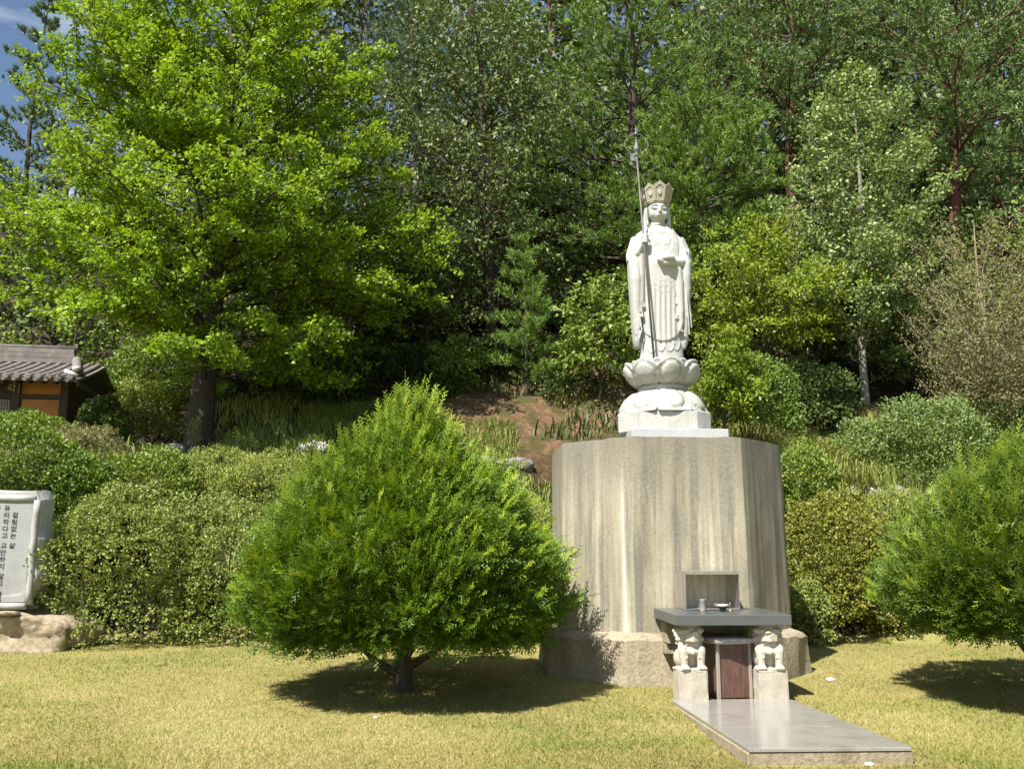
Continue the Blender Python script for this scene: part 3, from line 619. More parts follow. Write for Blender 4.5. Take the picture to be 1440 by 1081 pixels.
# offering box
ob = thing('offering_box', aw(-.015, 2.5, .13), 'worn brown wooden offering box with weathered grey lid under the altar', 'box')
BM_ = AM(-.005, 2.42, .12, math.radians(13)) @ np.diag((.90, 1, 1.02, 1))
for x0, x1, y0, y1 in ((-.215, .215, -.212, -.198), (-.215, .215, .198, .212)):
    mb = MB(); mb.add(*box(x0, x1, y0, y1, .02, .60), BM_); mb.build('panel', M['redwood'], ob)
for s in (-1, 1):
    mb = MB(); mb.add(*box(s * .218 - .007, s * .218 + .007, -.19, .19, .02, .60), BM_); mb.build('panel', M['redwood'], ob)
    for q in (-1, 1):
        mb = MB(); mb.add(*box(s * .226 - .019, s * .226 + .019, q * .212 - .02, q * .212 + .02, 0, .60, .004), BM_); mb.build('corner_post', M['greywood'], ob)
mb = MB(); bm = bmesh.new()
V = [(-.25, -.25, .602), (.25, -.25, .602), (.25, .25, .602), (-.25, .25, .602), (-.30, -.30, .625), (.30, -.30, .625), (.30, .30, .625), (-.30, .30, .625), (-.30, -.30, .66), (.30, -.30, .66), (.30, .30, .66), (-.30, .30, .66), (-.27, -.27, .675), (.27, -.27, .675), (.27, .27, .675), (-.27, .27, .675)]
Fs = [(3, 2, 1, 0), (12, 13, 14, 15)] + [(4 * r + k, 4 * r + (k + 1) % 4, 4 * r + 4 + (k + 1) % 4, 4 * r + 4 + k) for r in range(3) for k in range(4)]; bm.free()
mb.add(V, Fs, BM_); mb.build('lid', M['lid'], ob)

# steel candle cabinet on the altar with spikes
cb = thing('candle_cabinet', aw(-.06, 2.2, 1.03), 'open-fronted stainless steel candle cabinet standing on the altar slab', 'cabinet')
CM = AM(-.05, 1.87, 1.097, math.radians(2), ta)
hw, dp, ht = .33, .245, .455
def cbx(nm, *a, mat='steel', **k): mb = MB(); mb.add(*box(*a, **k), CM); return mb.build(nm, M[mat], cb)
cbx('side', -hw - .006, -hw, -dp, dp, 0, ht); cbx('side', hw, hw + .006, -dp, dp, 0, ht)
cbx('back', -hw, hw, dp - .006, dp, .002, ht - .002, mat='steelin')
cbx('top', -hw - .008, hw + .008, -dp - .012, dp + .002, ht + .001, ht + .008); cbx('lip', -hw - .004, hw + .004, -dp - .016, -dp - .001, ht - .03, ht)
cbx('tray', -hw + .002, hw - .002, -dp + .01, dp - .01, .002, .014); cbx('seam', .118, .124, dp - .012, dp - .007, .016, ht - .01, mat='steelin')
for x, h_ in ((-.28, .075), (-.12, .08), (-.07, .07), (.02, .06), (.13, .085), (.19, .07), (.29, .075)):
    mb = MB(); mb.add(*lathe([(.014, .0145), (.013, .02), (.004, .022), (.003, h_), (.009, h_ + .002), (.009, h_ + .006), (.001, h_ + .012)], 8, True, x, -.06 + .05 * (x > 0)), CM); mb.build('candle_spike', M['steel'], cb)
tn = thing('incense_canister', aw(-.21, 2.42, 1.03), 'small embossed metal canister in front of the candle cabinet', 'canister')
mb = MB(); mb.add(*lathe([(.036, 0), (.038, .004), (.036, .012), (.036, .125), (.039, .13), (.037, .14), (.030, .138)], 24), AM(-.20, 2.25, 1.086, 0, ta)); mb.build('can', M['tin'], tn, True)
bw = thing('incense_bowl', aw(.02, 2.5, 1.03), 'small black footed incense bowl with pale rim and side handles', 'bowl')
BW = AM(.035, 2.27, 1.0855, 0, ta)
mb = MB(); mb.add(*lathe([(.032, 0), (.034, .012), (.028, .018), (.055, .04), (.072, .062), (.070, .064), (.045, .05), (.01, .048)], 24), BW); mb.build('bowl', M['black'], bw, True)
mb = MB(); mb.add(*lathe([(.073, .058), (.078, .066), (.074, .082), (.069, .082), (.069, .064)], 24, False), BW); mb.build('rim', M['bowlrim'], bw, True)
for s in (-1, 1):
    mb = MB(); mb.add(*tube1([(s * .072, 0, .06), (s * .096, 0, .066), (s * .10, 0, .085), (s * .085, 0, .095)], .006, 6), BW); mb.build('handle', M['bowlrim'], bw, True)
mb = MB(); mb.add(*ellipsoid((0, 0, .012), (.016, .014, .012), 10, 8), AM(.10, 2.36, 1.084)); o = mb.build('offering_fruit', M['pellet'], None, True); tag(o, 'tiny orange fruit beside the black bowl on the altar', 'fruit')

# platform of polished slabs
pf = thing('prayer_platform', aw(0, 4.2, .02), 'low polished grey granite paving platform before the altar on a cracked concrete bed', 'platform')
PB = AM(-.03, 0, 0)
edges = [2.70, 3.68, 4.62, 5.70]
for a, b_ in zip(edges[:-1], edges[1:]):
    for x0, x1 in ((-.685, .685),):
        mb = MB(); mb.add(*box(x0, x1, -b_ + .0015, -a - .0015, .105, .135, .003), PB); mb.build('paving_slab', M['platform'], pf)
V, Fs = box(-.70, .70, -5.69, -2.74, -.08, .101, .01, 1, 14, .0, 4); V = np.array(V); rg = np.random.RandomState(4)
V[:, 1] -= np.where(V[:, 1] < -5.5, 0, 0); V[:, 0] += 0
mb = MB(); mb.add(V, Fs, PB); mb.build('concrete_bed', M['cbed'], pf)

# ------------------------------------------------------------------ vegetation generators
def leaf_mesh(rng, P, D, m, spread, Lr, Wr, mat_unused=None, upb=.8, droop=0., fan=False, dirw=.6, clump=.55, tshift=0.):
    """m leaves round each anchor; returns V, F, tint"""
    Lr, Wr = Lr * 1.12, Wr * 1.25
    n = len(P); k = n * m
    Pp = np.repeat(P, m, 0) + rng.normal(size=(k, 3)) * np.array((1, 1, .7)) * spread
    Dd = nrm(np.repeat(D, m, 0) * dirw + rng.normal(size=(k, 3)) * .75 + np.array((0, 0, -droop)))
    Nn = nrm(rng.normal(size=(k, 3)) * .55 + np.array((-.42, -.50, .85)) * upb); S = nrm(np.cross(Dd, Nn)); Nn = np.cross(S, Dd)
    l = (Lr * rng.uniform(.7, 1.25, k))[:, None]; w = l * (Wr / Lr)
    if fan: pts = [Pp, Pp + Dd * l * .8 + S * w * .55 + Nn * w * .12, Pp + Dd * l * .95, Pp + Dd * l * .8 - S * w * .55 + Nn * w * .12]
    else: pts = [Pp, Pp + Dd * l * .45 + S * w * .5 + Nn * w * .15, Pp + Dd * l - Nn * w * .1, Pp + Dd * l * .45 - S * w * .5 + Nn * w * .15]
    V = np.stack(pts, 1).reshape(-1, 3); Fq = np.arange(k * 4).reshape(-1, 4)
    t = np.clip(np.repeat(rng.beta(2, 2, n), m) * clump + rng.beta(2, 2.2, k) * (1 - clump) + tshift, 0, 1)
    return V, Fq, t
def needle_mesh(rng, P, D, m, L_, w_, cone=.55, back=.12, tshift=0.):
    m = int(m * 1.3); w_ = w_ * 1.55; L_ = L_ * 1.2; n = len(P); k = n * m; Dr = np.repeat(D, m, 0)
    Pp = np.repeat(P, m, 0) - Dr * (rng.uniform(0, back, k))[:, None]
    d = nrm(Dr + rng.normal(size=(k, 3)) * cone); S = nrm(np.cross(d, rng.normal(size=(k, 3)))); l = (L_ * rng.uniform(.7, 1.2, k))[:, None]
    V = np.stack([Pp - S * w_ / 2, Pp + S * w_ / 2, Pp + d * l], 1).reshape(-1, 3)
    t = np.clip(np.repeat(rng.beta(2, 2, n), m) * .6 + rng.rand(k) * .4 + tshift, 0, 1)
    return V, np.arange(k * 3).reshape(-1, 3), t
def grow(rng, base, H, prof, nl, t0, up=(.1, .8), nsub=9, subf=.42, kc=6, tr=.15, lean=(0, 0), droop=0., jit=.05, upsub=.25, wig=.02, minstart=.08, cut=None):
    base = np.asarray(base, float); kk = 10; tt = np.linspace(0, 1, kk)
    ph = rng.rand(4) * 6.28
    def tp(t):
        t = np.asarray(t, float)[..., None]
        return base + np.concatenate([lean[0] * t * H + wig * H * (np.sin(t * 5 + ph[0]) - math.sin(ph[0])) * t, lean[1] * t * H + wig * H * (np.sin(t * 4 + ph[1]) - math.sin(ph[1])) * t, t * H], -1)
    tpts = tp(tt); tpts[0, 2] -= .35
    trad = tr * (1 - tt) ** .85 * (1 + .32 * np.exp(-tt * 26)) + .012
    limbs = []; lr = []; subs = []; sr_ = []; P = []; D = []; rmax = max(prof(x) for x in np.linspace(0, 1, 20))
    for i in range(nl):
        t = (i + rng.rand()) / nl; zc = t0 + (1 - t0) * t; r = prof(t) * rng.uniform(.72, 1.12)
        if r < .05: r = .05
        az = i * 2.39996 + rng.normal() * .35; el = up[0] + (up[1] - up[0]) * t + rng.normal() * .08
        o = np.array((math.cos(az), math.sin(az), 0)); end = tp(min(zc, .995)) + o * r
        zs = max(minstart, zc - r * math.tan(el) / H); st_ = tp(min(zs, .97)); mid = (st_ + end) / 2 + np.array((0, 0, r * (.10 if el < .5 else -.06))) + rng.normal(size=3) * .05 * r
        end = end + np.array((0, 0, -droop * r))
        if cut and end[0] < cut[0] + .3 and end[2] < cut[1] + .35: continue
        s = np.linspace(0, 1, 6)[:, None]
        pts = (1 - s) ** 2 * st_ + 2 * s * (1 - s) * mid + s * s * end; limbs.append(pts)
        r0 = float(np.interp(zs, tt, trad)) * .55; r0 = min(r0, .013 * r + .012); lr.append(r0 * (1 - np.linspace(0, .85, 6)))
        ns_ = max(4, int(nsub * (r / rmax) ** .8)); sv = np.linspace(.22, 1, ns_)[:, None] + rng.uniform(-.03, .03, (ns_, 1))
        pb = (1 - sv) ** 2 * st_ + 2 * sv * (1 - sv) * mid + sv * sv * end; dv = nrm(2 * (1 - sv) * (mid - st_) + 2 * sv * (end - mid))
        sg = np.where(np.arange(ns_) % 2, 1., -1.)[:, None]; side = nrm(np.cross(dv, np.array((0, 0, 1.)))) * sg
        dr = nrm(dv * .65 + side * rng.uniform(.5, 1.0, (ns_, 1)) + np.array((0, 0, 1)) * rng.normal(upsub, .22, (ns_, 1)))
        ln = (subf * r * (1.2 - .7 * sv) + .12) * rng.uniform(.7, 1.2, (ns_, 1))
        pe = pb + dr * ln; pm = (pb + pe) / 2 + rng.normal(size=(ns_, 3)) * .05 * ln
        subs.append(np.stack([pb, pm, pe], 1)); sr_.append(np.tile(np.array([[1., .7, .3]]), (ns_, 1)) * max(.006, r0 * .32))
        u = rng.uniform(.12, 1.02, (ns_, kc, 1)); pp = pb[:, None] + dr[:, None] * ln[:, None] * u + rng.normal(size=(ns_, kc, 3)) * jit
        P.append(pp.reshape(-1, 3)); D.append(np.repeat(dr, kc, 0))
    wood = [tubes(tpts[None], trad[None], 10), tubes(np.array(limbs), np.array(lr) * .85, 5), tubes(np.concatenate(subs), np.concatenate(sr_), 3)]
    V = []; Fq = []; n0 = 0
    for v, f in wood: V.append(v); Fq.append(f + n0); n0 += len(v)
    return np.concatenate(V), np.concatenate(Fq), np.concatenate(P), np.concatenate(D)
def prof_of(tab):
    xs = [a for a, _ in tab]; ys = [b for _, b in tab]; return lambda t: float(np.interp(t, xs, ys))
TREES_N = 0
def thin(rng, P, D, b_, pf_):
    r = max(pf_(x) for x in np.linspace(0, 1, 12)); k = (P[:, 1] < b_[1] + .22 * r) | (rng.rand(len(P)) < .38); return P[k], D[k]
def broadleaf(name, label, cat, px, Y, top, wpx, tab, leaf, bark, Lr, Wr, nl=40, t0=.25, m=6, spread=.09, kc=6, nsub=10, group=None, seed=1, fan=False, droop_leaf=.2, upb=.8, tr=.12, up=(.15, .9), subf=.42, lean=(0, 0), clump=.55, jit=.05, limbdroop=0., base=None, tshift=0., minstart=.08, upsub=.25, cut=None):
    rng = np.random.RandomState(seed); b_ = onground(px, Y) if base is None else base
    H = W(px, top, Y)[2] - b_[2]; sc = mpp(Y, b_[2] + H / 2) * wpx / 2; pf_ = prof_of([(a, r * sc) for a, r in tab])
    t = thing(name, b_, label, cat, group)
    V, Fq, P, D = grow(rng, b_, H, pf_, nl, t0, up, nsub, subf, kc, tr, lean, limbdroop, jit, upsub, minstart=minstart, cut=cut)
    mk('trunk', V, [Fq], M[bark], t, True)
    if cut: k_ = ~((P[:, 0] < cut[0]) & (P[:, 2] < cut[1] + .25 * rng.rand(len(P)))); P, D = P[k_], D[k_]     # boughs kept clear of the roof
    P, D = thin(rng, P, D, b_, pf_)
    V, Fq, tn_ = leaf_mesh(rng, P, D, m, spread, Lr, Wr, None, upb, droop_leaf, fan, clump=clump, tshift=tshift); mk('crown', V, [Fq], LF[leaf], t, False, tn_); return t
def conifer(name, label, px, Y, top, wpx, tab, leaf, bark, L_=.12, w_=.012, nl=46, t0=.15, m=16, kc=7, nsub=12, group='pines on the hillside', seed=1, tr=.16, up=(-.05, .5), subf=.36, lean=(0, 0), cone=.55, base=None, minstart=.05, upsub=.30, tshift=0., jit=.05):
    rng = np.random.RandomState(seed); b_ = onground(px, Y) if base is None else base
    H = W(px, top, Y)[2] - b_[2]; sc = mpp(Y, b_[2] + H / 2) * wpx / 2; pf_ = prof_of([(a, r * sc) for a, r in tab])
    t = thing(name, b_, label, 'pine tree', group)
    V, Fq, P, D = grow(rng, b_, H, pf_, nl, t0, up, nsub, subf, kc, tr, lean, -.08, jit, upsub, minstart=minstart)
    mk('trunk', V, [Fq], M[bark], t, True); D = nrm(D + np.array((-.1, -.12, .5))); P, D = thin(rng, P, D, b_, pf_)
    V, Ft, tn_ = needle_mesh(rng, P, D, m, L_, w_, cone, .14, tshift); mk('crown', V, [Ft], LF[leaf], t, False, tn_); return t
def lump(rng, k=14):
    a = rng.normal(size=(k, 3)); a = nrm(a); f = rng.uniform(3, 8, k); ph = rng.rand(k) * 6.28
    return lambda d: sum(np.sin(f[i] * (d @ a[i]) + ph[i]) for i in range(k)) / math.sqrt(k)
def shrub(name, label, c, r, leaf, n=2600, m=4, Lr=.046, Wr=.027, group='azaleas along the bank', seed=1, lumpy=.14, spread=.026, upb=.7, clump=.6, flat=.0, stems=10, tshift=0., gz=None):
    """dome of leaf whorls; c centre, r radii"""
    rng = np.random.RandomState(seed); c = np.asarray(c, float); r = np.asarray(r, float)
    gz = float(tz(c[0], c[1])) if gz is None else gz
    t = thing(name, (c[0], c[1], gz), label, 'shrub', group); f = lump(rng); f2 = lump(np.random.RandomState(seed + 50), 10)
    n = int(n * 1.0); d = nrm(rng.normal(size=(int(n * 3.6), 3))); d = d[(d[:, 2] > -.75) & (d[:, 1] < .15)][:n]; hz = np.linalg.norm(d[:, :2], axis=1, keepdims=True); d[:, :2] = np.where(d[:, 2:3] < 0, d[:, :2] / hz * (.97 + .0 * hz), d[:, :2])
    rad = (1 + lumpy * f(d) + .07 * f2(d * 2.8)) * np.where(rng.rand(len(d)) < .74, 1 - np.abs(rng.normal(size=len(d))) * .10, rng.uniform(.6, .95, len(d))); P = c + d * r * rad[:, None]
    ok = P[:, 2] > tz(P[:, 0], P[:, 1]) + .03; P = P[ok]; d = d[ok]
    D = nrm(d / r * r.mean() + np.array((0, 0, .7)) + rng.normal(size=d.shape) * .35)
    V, Fq, tn_ = leaf_mesh(rng, P, D, m, spread, Lr, Wr, None, upb, -.1, False, .9, clump, tshift); mk('foliage', V, [Fq], LF[leaf], t, False, tn_)
    g = np.array((c[0], c[1], gz - .1)); e = nrm(rng.normal(size=(stems, 3))); e[:, 2] = np.abs(e[:, 2]); ends = c + e * r * .88; ends[:, 2] = np.maximum(ends[:, 2], gz + .15)
    mid = (g + ends) / 2 + np.array((0, 0, .12)); st0 = g + rng.normal(size=(stems, 3)) * np.array((.1, .1, 0)) * r
    V, Fq = tubes(np.stack([st0, mid, ends], 1), np.tile(np.array([[.014, .009, .004]]), (stems, 1)), 5); mk('stem', V, [Fq], M['bark'], t, True); return t

# ------------------------------------------------------------------ yew trees on the lawn
def yew(label, base, n0_, rows, seed, trunk_px, mat='yew', nlead=1150):
    """rows: (height above base m, radius m) of the clipped cone"""
    rng = np.random.RandomState(seed); t = thing('yew_tree', base, label, 'yew tree', 'clipped yews on the lawn'); base = np.asarray(base, float)
    hs = np.array([a for a, _ in rows]); rs_ = np.array([b for _, b in rows]); f = lump(rng, 16); f2 = lump(np.random.RandomState(seed + 9), 16)
    n = n0_; hh = np.interp(rng.rand(n), np.linspace(0, 1, 60), np.interp(np.linspace(0, 1, 60), np.cumsum(np.interp(np.linspace(hs[0], hs[-1], 60), hs, rs_ + .15)) / np.sum(np.interp(np.linspace(hs[0], hs[-1], 60), hs, rs_ + .15)), np.linspace(hs[0], hs[-1], 60)))
    az = np.where(rng.rand(n) < .72, rng.uniform(-np.pi, 0, n) + rng.normal(size=n) * .15, rng.rand(n) * np.pi); o = np.stack([np.cos(az), np.sin(az), np.zeros(n)], 1); dd = np.stack([np.cos(az), np.sin(az), hh * .9], 1)
    lay = np.where(rng.rand(n) < .68, 1 - np.abs(rng.normal(size=n)) * .05, rng.uniform(.62, .92, n))
    r = np.interp(hh, hs, rs_) * (1 + .065 * f(dd) + .045 * f2(dd * 2.4)) * lay
    C = base + o * r[:, None] + np.array((0, 0, 1)) * (hh + .05 * f2(dd * 1.7))[:, None]
    tt = (hh - hs[0]) / (hs[-1] - hs[0])
    Dc = nrm(o * (1.0 - .75 * tt ** 1.5)[:, None] + np.array((0, 0, 1)) * (.28 + .95 * tt)[:, None] + np.array((.10, 0, .0)) + rng.normal(size=(n, 3)) * .22)
    # under side
    nb = 500; a2 = rng.rand(nb) * 6.283; r2 = np.sqrt(rng.uniform(.06, 1, nb)) * rs_[1]; C2 = base + np.stack([np.cos(a2) * r2, np.sin(a2) * r2, hs[0] + rng.normal(size=nb) * .05 + .16 * (1 - r2 / rs_[1])], 1)
    D2 = nrm(np.stack([np.cos(a2), np.sin(a2), -.25 + 0 * a2], 1) + rng.normal(size=(nb, 3)) * .3)
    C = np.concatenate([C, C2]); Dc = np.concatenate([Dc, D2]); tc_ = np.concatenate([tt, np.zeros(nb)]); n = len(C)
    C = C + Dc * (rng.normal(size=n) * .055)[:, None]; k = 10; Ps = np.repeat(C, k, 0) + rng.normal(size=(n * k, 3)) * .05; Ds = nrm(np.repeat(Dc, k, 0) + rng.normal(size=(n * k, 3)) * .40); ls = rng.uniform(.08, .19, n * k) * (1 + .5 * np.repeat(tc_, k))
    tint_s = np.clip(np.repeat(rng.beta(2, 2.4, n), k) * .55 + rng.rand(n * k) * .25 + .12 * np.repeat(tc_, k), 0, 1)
    # long pale leader shoots
    q = nlead; pick = rng.choice(np.arange(n0_), q, p=(.22 + tt ** 1.2) * (lay > .93) / np.sum((.22 + tt ** 1.2) * (lay > .93))); Pl = C[pick]; Dl = nrm(Dc[pick] + np.array((.12, 0, .42)) + rng.normal(size=(q, 3)) * .12); ll = rng.uniform(.20, .42, q) * (.75 + .5 * tt[pick])
    tl = np.clip(.62 + .38 * rng.rand(q), 0, 1)
    nt_ = 60; at_ = rng.rand(nt_) * 6.283; rt_ = np.sqrt(rng.rand(nt_)) * .30; Pt = base + np.stack([np.cos(at_) * rt_, np.sin(at_) * rt_, hs[-1] - .12 - rt_ * .8], 1); Dt = nrm(np.stack([np.cos(at_) * rt_ * 1.6, np.sin(at_) * rt_ * 1.6, 1 + 0 * at_], 1) + rng.normal(size=(nt_, 3)) * .12)
    lt = rng.uniform(.26, .52, nt_); Pl = np.concatenate([Pl, Pt]); Dl = np.concatenate([Dl, Dt]); ll = np.concatenate([ll, lt]); tl = np.concatenate([tl, rng.uniform(.8, 1, nt_)])
    for j_ in range(3):
        Ps = np.concatenate([Ps, Pl + Dl * (ll * j_ / 3)[:, None]]); Ds = np.concatenate([Ds, Dl]); ls = np.concatenate([ls, ll / 3]); tint_s = np.concatenate([tint_s, tl])
    nn = 6; k = len(Ps); u = np.tile((np.arange(nn) + .5) / nn, k); sg = np.tile(np.where(np.arange(nn) % 2, 1., -1.), k)[:, None]
    Sd = nrm(np.cross(Ds, np.array(SUN) + rng.normal(size=(k, 3)) * .42)); Dr = np.repeat(Ds, nn, 0); Sr = np.repeat(Sd, nn, 0) * sg; lr_ = np.repeat(ls, nn)
    nd = nrm(Dr * .75 + Sr * .8 + rng.normal(size=Dr.shape) * .12); up_ = nrm(np.cross(nd, Sr) + rng.normal(size=Dr.shape) * .2); wv = nrm(np.cross(nd, up_))
    B = np.repeat(Ps, nn, 0) + Dr * (u * lr_)[:, None]; nl_ = (.060 * (1.15 - .5 * u) * rng.uniform(.8, 1.2, len(u)))[:, None]
    V = np.stack([B - Dr * .014, B + Dr * .016 + nd * .004, B + nd * nl_], 1).reshape(-1, 3); Ft = np.arange(len(V)).reshape(-1, 3)
    mk('crown', V, [Ft], LF[mat], t, False, np.clip(np.repeat(tint_s, nn) + rng.normal(size=len(u)) * .06, 0, 1))
    # trunk and spreading limbs
    P0 = base + np.array((0, 0, -.15)); tw = [tubes(np.array([[P0, base + (.01, 0, .15), base + (0, 0, .33), base + (-.01, 0, .62), base + (.02, 0, 1.3), base + (.0, 0, hs[-1] * .8)]]), np.array([[.15, .105, .095, .06, .04, .015]]), 12)]
    limbs = []; lr2 = []
    for i in range(22):
        a = i * 2.4 + .5; z0 = .2 + .05 * i; e = np.array((math.cos(a), math.sin(a), 0)); h1 = hs[0] + .15 + .11 * i; R_ = float(np.interp(h1, hs, rs_)) * .86
        if i == 0: e = np.array((-1, -.2, 0)); z0 = .16
        if i == 1: e = np.array((1, -.15, 0)); z0 = .25
        limbs.append([base + (0, 0, z0), base + e * R_ * .22 + (0, 0, z0 + (.20 if i < 2 else .3)), base + e * R_ * .55 + (0, 0, h1 - .02), base + e * R_ + (0, 0, h1 + .1)]); lr2.append([.058 if i < 2 else .03, .042 if i < 2 else .022, .014, .005])
    tw.append(tubes(np.array(limbs), np.array(lr2), 7)); rgk = rng
    sb_ = C[rng.choice(n, 500)]; inner = base + (sb_ - base) * np.array((.35, .35, .8)); tw.append(tubes(np.stack([inner, (inner + sb_) / 2 + (0, 0, -.04), sb_], 1), np.tile(np.array([[.007, .005, .002]]), (500, 1)), 3))
    V = []; Fq = []; n0 = 0
    for v, fq in tw: V.append(v); Fq.append(fq + n0); n0 += len(v)
    mk('trunk', np.concatenate(V), [np.concatenate(Fq)], M['bark'], t, True)
    return t
def ground_at(px, py):
    for Y in np.linspace(7, 30, 4000):
        p = W(px, py, Y)
        if p[2] <= tz(p[0], Y): return np.array((p[0], Y, float(tz(p[0], Y))))
yb = ground_at(563, 972); s_ = mpp(yb[1], 1.2)
rows = [((970 - y) * s_ * 1.02, r * s_) for y, r in ((893, 140), (883, 185), (868, 212), (848, 217), (810, 206), (770, 184), (730, 152), (690, 114), (655, 76), (628, 45), (605, 21), (588, 6))]
yew('bright green clipped yew tree casting its shadow beside the concrete pedestal', (yb[0] + .03, yb[1], yb[2]), 2750, rows, 11, 563)
yb2 = ground_at(1440, 985); Y2 = yb2[1]; X2 = W(1504, 980, Y2)[0]; s2 = mpp(Y2, 1.2)
rows = [((975 - y) * s2, r * s2) for y, r in ((872, 150), (862, 200), (846, 226), (828, 236), (805, 233), (770, 216), (730, 188), (695, 150), (668, 110), (648, 66), (632, 18))]
yew('broad dark green yew tree on the far side of the pedestal by the golden azalea', (X2, Y2, float(tz(X2, Y2))), 2400, rows, 23, 1492, 'yew_dark', 500)

# ------------------------------------------------------------------ ginkgo
gb = onground(275, 21.3); gb[2] = float(tz(gb[0], gb[1]))
broadleaf('ginkgo_tree', 'large bright green ginkgo tree with dark trunk on the terrace', 'ginkgo tree', 275, 21.3, -190, 530,
          [(0, .66), (.06, .88), (.15, .97), (.3, 1.0), (.5, .90), (.7, .68), (.88, .42), (1, .10)], 'ginkgo', 'bark_dark', .064, .072, nl=118, t0=.125, m=10, spread=.070, kc=11, nsub=23, seed=5, fan=True, droop_leaf=.15, upb=1.0, tr=.27, up=(.10, .95), subf=.42, limbdroop=.07, clump=.5, jit=.055, base=gb, lean=(.055, 0), cut=(W(140, 470, 21.3)[0], W(140, 478, 21.3)[2]), minstart=.12, upsub=.12)

# ------------------------------------------------------------------ forest
DOME = [(0, .55), (.2, .9), (.45, 1.0), (.7, .8), (.9, .45), (1, .12)]
PYR = [(0, .85), (.15, 1.0), (.4, .82), (.7, .5), (.9, .24), (1, .05)]
UMB = [(0, .5), (.3, .8), (.6, 1.0), (.85, .75), (1, .25)]
conifer('white_pine', 'soft blue-green pine rising between the ginkgo and the chestnut', 585, 31, -110, 300, PYR, 'bluepine', 'bark', .15, .016, nl=60, t0=.06, m=13, kc=7, nsub=15, seed=31)
conifer('white_pine', 'bright green white pine towering behind the statue and its staff', 885, 28.5, -120, 400, PYR, 'pine', 'bark', .15, .017, nl=72, t0=.05, m=14, kc=7, nsub=16, seed=32, tr=.2)
conifer('white_pine', 'low yellow-green pine spreading just behind the statue shoulder', 1000, 26, 120, 250, DOME, 'pine', 'bark', .14, .015, nl=46, t0=.25, m=17, kc=8, nsub=14, seed=33, tr=.12, tshift=.1)
broadleaf('chestnut_tree', 'dark glossy chestnut tree with hanging narrow leaves above the soil bank', 'chestnut tree', 690, 26, -30, 300, [(0, .6), (.2, .85), (.5, 1.0), (.75, .8), (.92, .55), (1, .2)], 'oak', 'bark', .15, .05, nl=62, t0=.16, m=6, spread=.12, kc=5, nsub=13, seed=41, droop_leaf=.75, upb=.45, tr=.16, up=(.2, .8), group='broadleaf trees on the hillside', clump=.4)
broadleaf('oak_tree', 'sparse olive-green oak standing between the two tall pines', 'oak tree', 1048, 32, -90, 210, DOME, 'oak', 'bark', .14, .065, nl=40, t0=.2, m=5, spread=.12, kc=5, nsub=10, seed=42, droop_leaf=.4, upb=.5, tr=.17, group='broadleaf trees on the hillside', tshift=.2)
conifer('red_pine', 'red-barked pine with grey-green clumps leaning behind the birch', 1120, 30.5, -100, 330, UMB, 'redpine', 'bark_red', .13, .024, nl=56, t0=.30, m=15, kc=10, nsub=13, seed=51, tr=.20, up=(.0, .6), subf=.34, cone=.6, jit=.09)
conifer('red_pine', 'red-barked pine spreading flat layered branches over the dry shrub', 1345, 29.5, -60, 430, UMB, 'redpine', 'bark_red', .13, .024, nl=60, t0=.30, m=15, kc=10, nsub=13, seed=52, tr=.22, lean=(.06, 0), up=(-.05, .5), subf=.32, cone=.6, jit=.09)
broadleaf('birch_tree', 'slender pale-trunked birch with shimmering light green leaves', 'birch tree', 1217, 23.2, 105, 225, [(0, .55), (.15, .9), (.35, 1.0), (.6, .9), (.8, .62), (.93, .32), (1, .06)], 'birch', 'bark_pale', .082, .058, nl=66, t0=.20, m=9, spread=.10, kc=5, nsub=12, seed=61, droop_leaf=.35, upb=.5, tr=.085, up=(.3, 1.0), group='broadleaf trees on the hillside', tshift=.05)
broadleaf('ash_tree', 'yellow-green small ash tree leaning out beside the statue', 'ash tree', 1085, 22.6, 312, 225, [(0, .7), (.3, 1.0), (.6, .92), (.85, .55), (1, .12)], 'yellowgreen', 'bark', .10, .04, nl=42, t0=.38, m=7, spread=.085, kc=6, nsub=11, seed=62, droop_leaf=.2, upb=.8, tr=.08, up=(.2, .8), group='broadleaf trees on the hillside', tshift=.08)
broadleaf('ash_sapling', 'low bright green sapling beside the lotus base', 'sapling', 1022, 19.6, 462, 105, DOME, 'yellowgreen', 'bark', .085, .034, nl=22, t0=.35, m=7, spread=.07, kc=6, nsub=8, seed=63, tr=.035, group='saplings on the bank')
broadleaf('oak_sapling', 'pale yellow-green oak sapling reaching towards the statue robe', 'sapling', 845, 23, 395, 120, [(0, .9), (.4, 1.0), (.8, .6), (1, .15)], 'shrub', 'bark', .11, .06, nl=30, t0=.25, m=5, spread=.09, kc=5, nsub=8, seed=64, tr=.03, group='saplings on the bank', tshift=.15)
broadleaf('oak_sapling', 'thin green sapling on the bare red soil under the chestnut', 'sapling', 645, 23.5, 478, 90, DOME, 'shrub', 'bark', .09, .045, nl=22, t0=.3, m=5, spread=.07, kc=4, nsub=7, seed=65, tr=.03, group='saplings on the bank')
conifer('young_pine', 'young bright green pine under the chestnut branches', 740, 24, 330, 120, PYR, 'pine', 'bark', .13, .013, nl=30, t0=.06, m=15, kc=6, nsub=9, seed=34, tr=.035, tshift=.05)
broadleaf('hazel_tree', 'leafy green hazel filling the gap below the chestnut', 'hazel tree', 600, 25.2, 330, 200, DOME, 'dark', 'bark', .10, .06, nl=34, t0=.2, m=6, spread=.10, kc=5, nsub=9, seed=66, tr=.06, group='broadleaf trees on the hillside', tshift=.2)
broadleaf('hazel_tree', 'leafy green hazel behind the statue lower robe', 'hazel tree', 955, 24.6, 300, 190, DOME, 'shrub', 'bark', .10, .06, nl=34, t0=.25, m=6, spread=.10, kc=5, nsub=9, seed=67, tr=.06, group='broadleaf trees on the hillside')
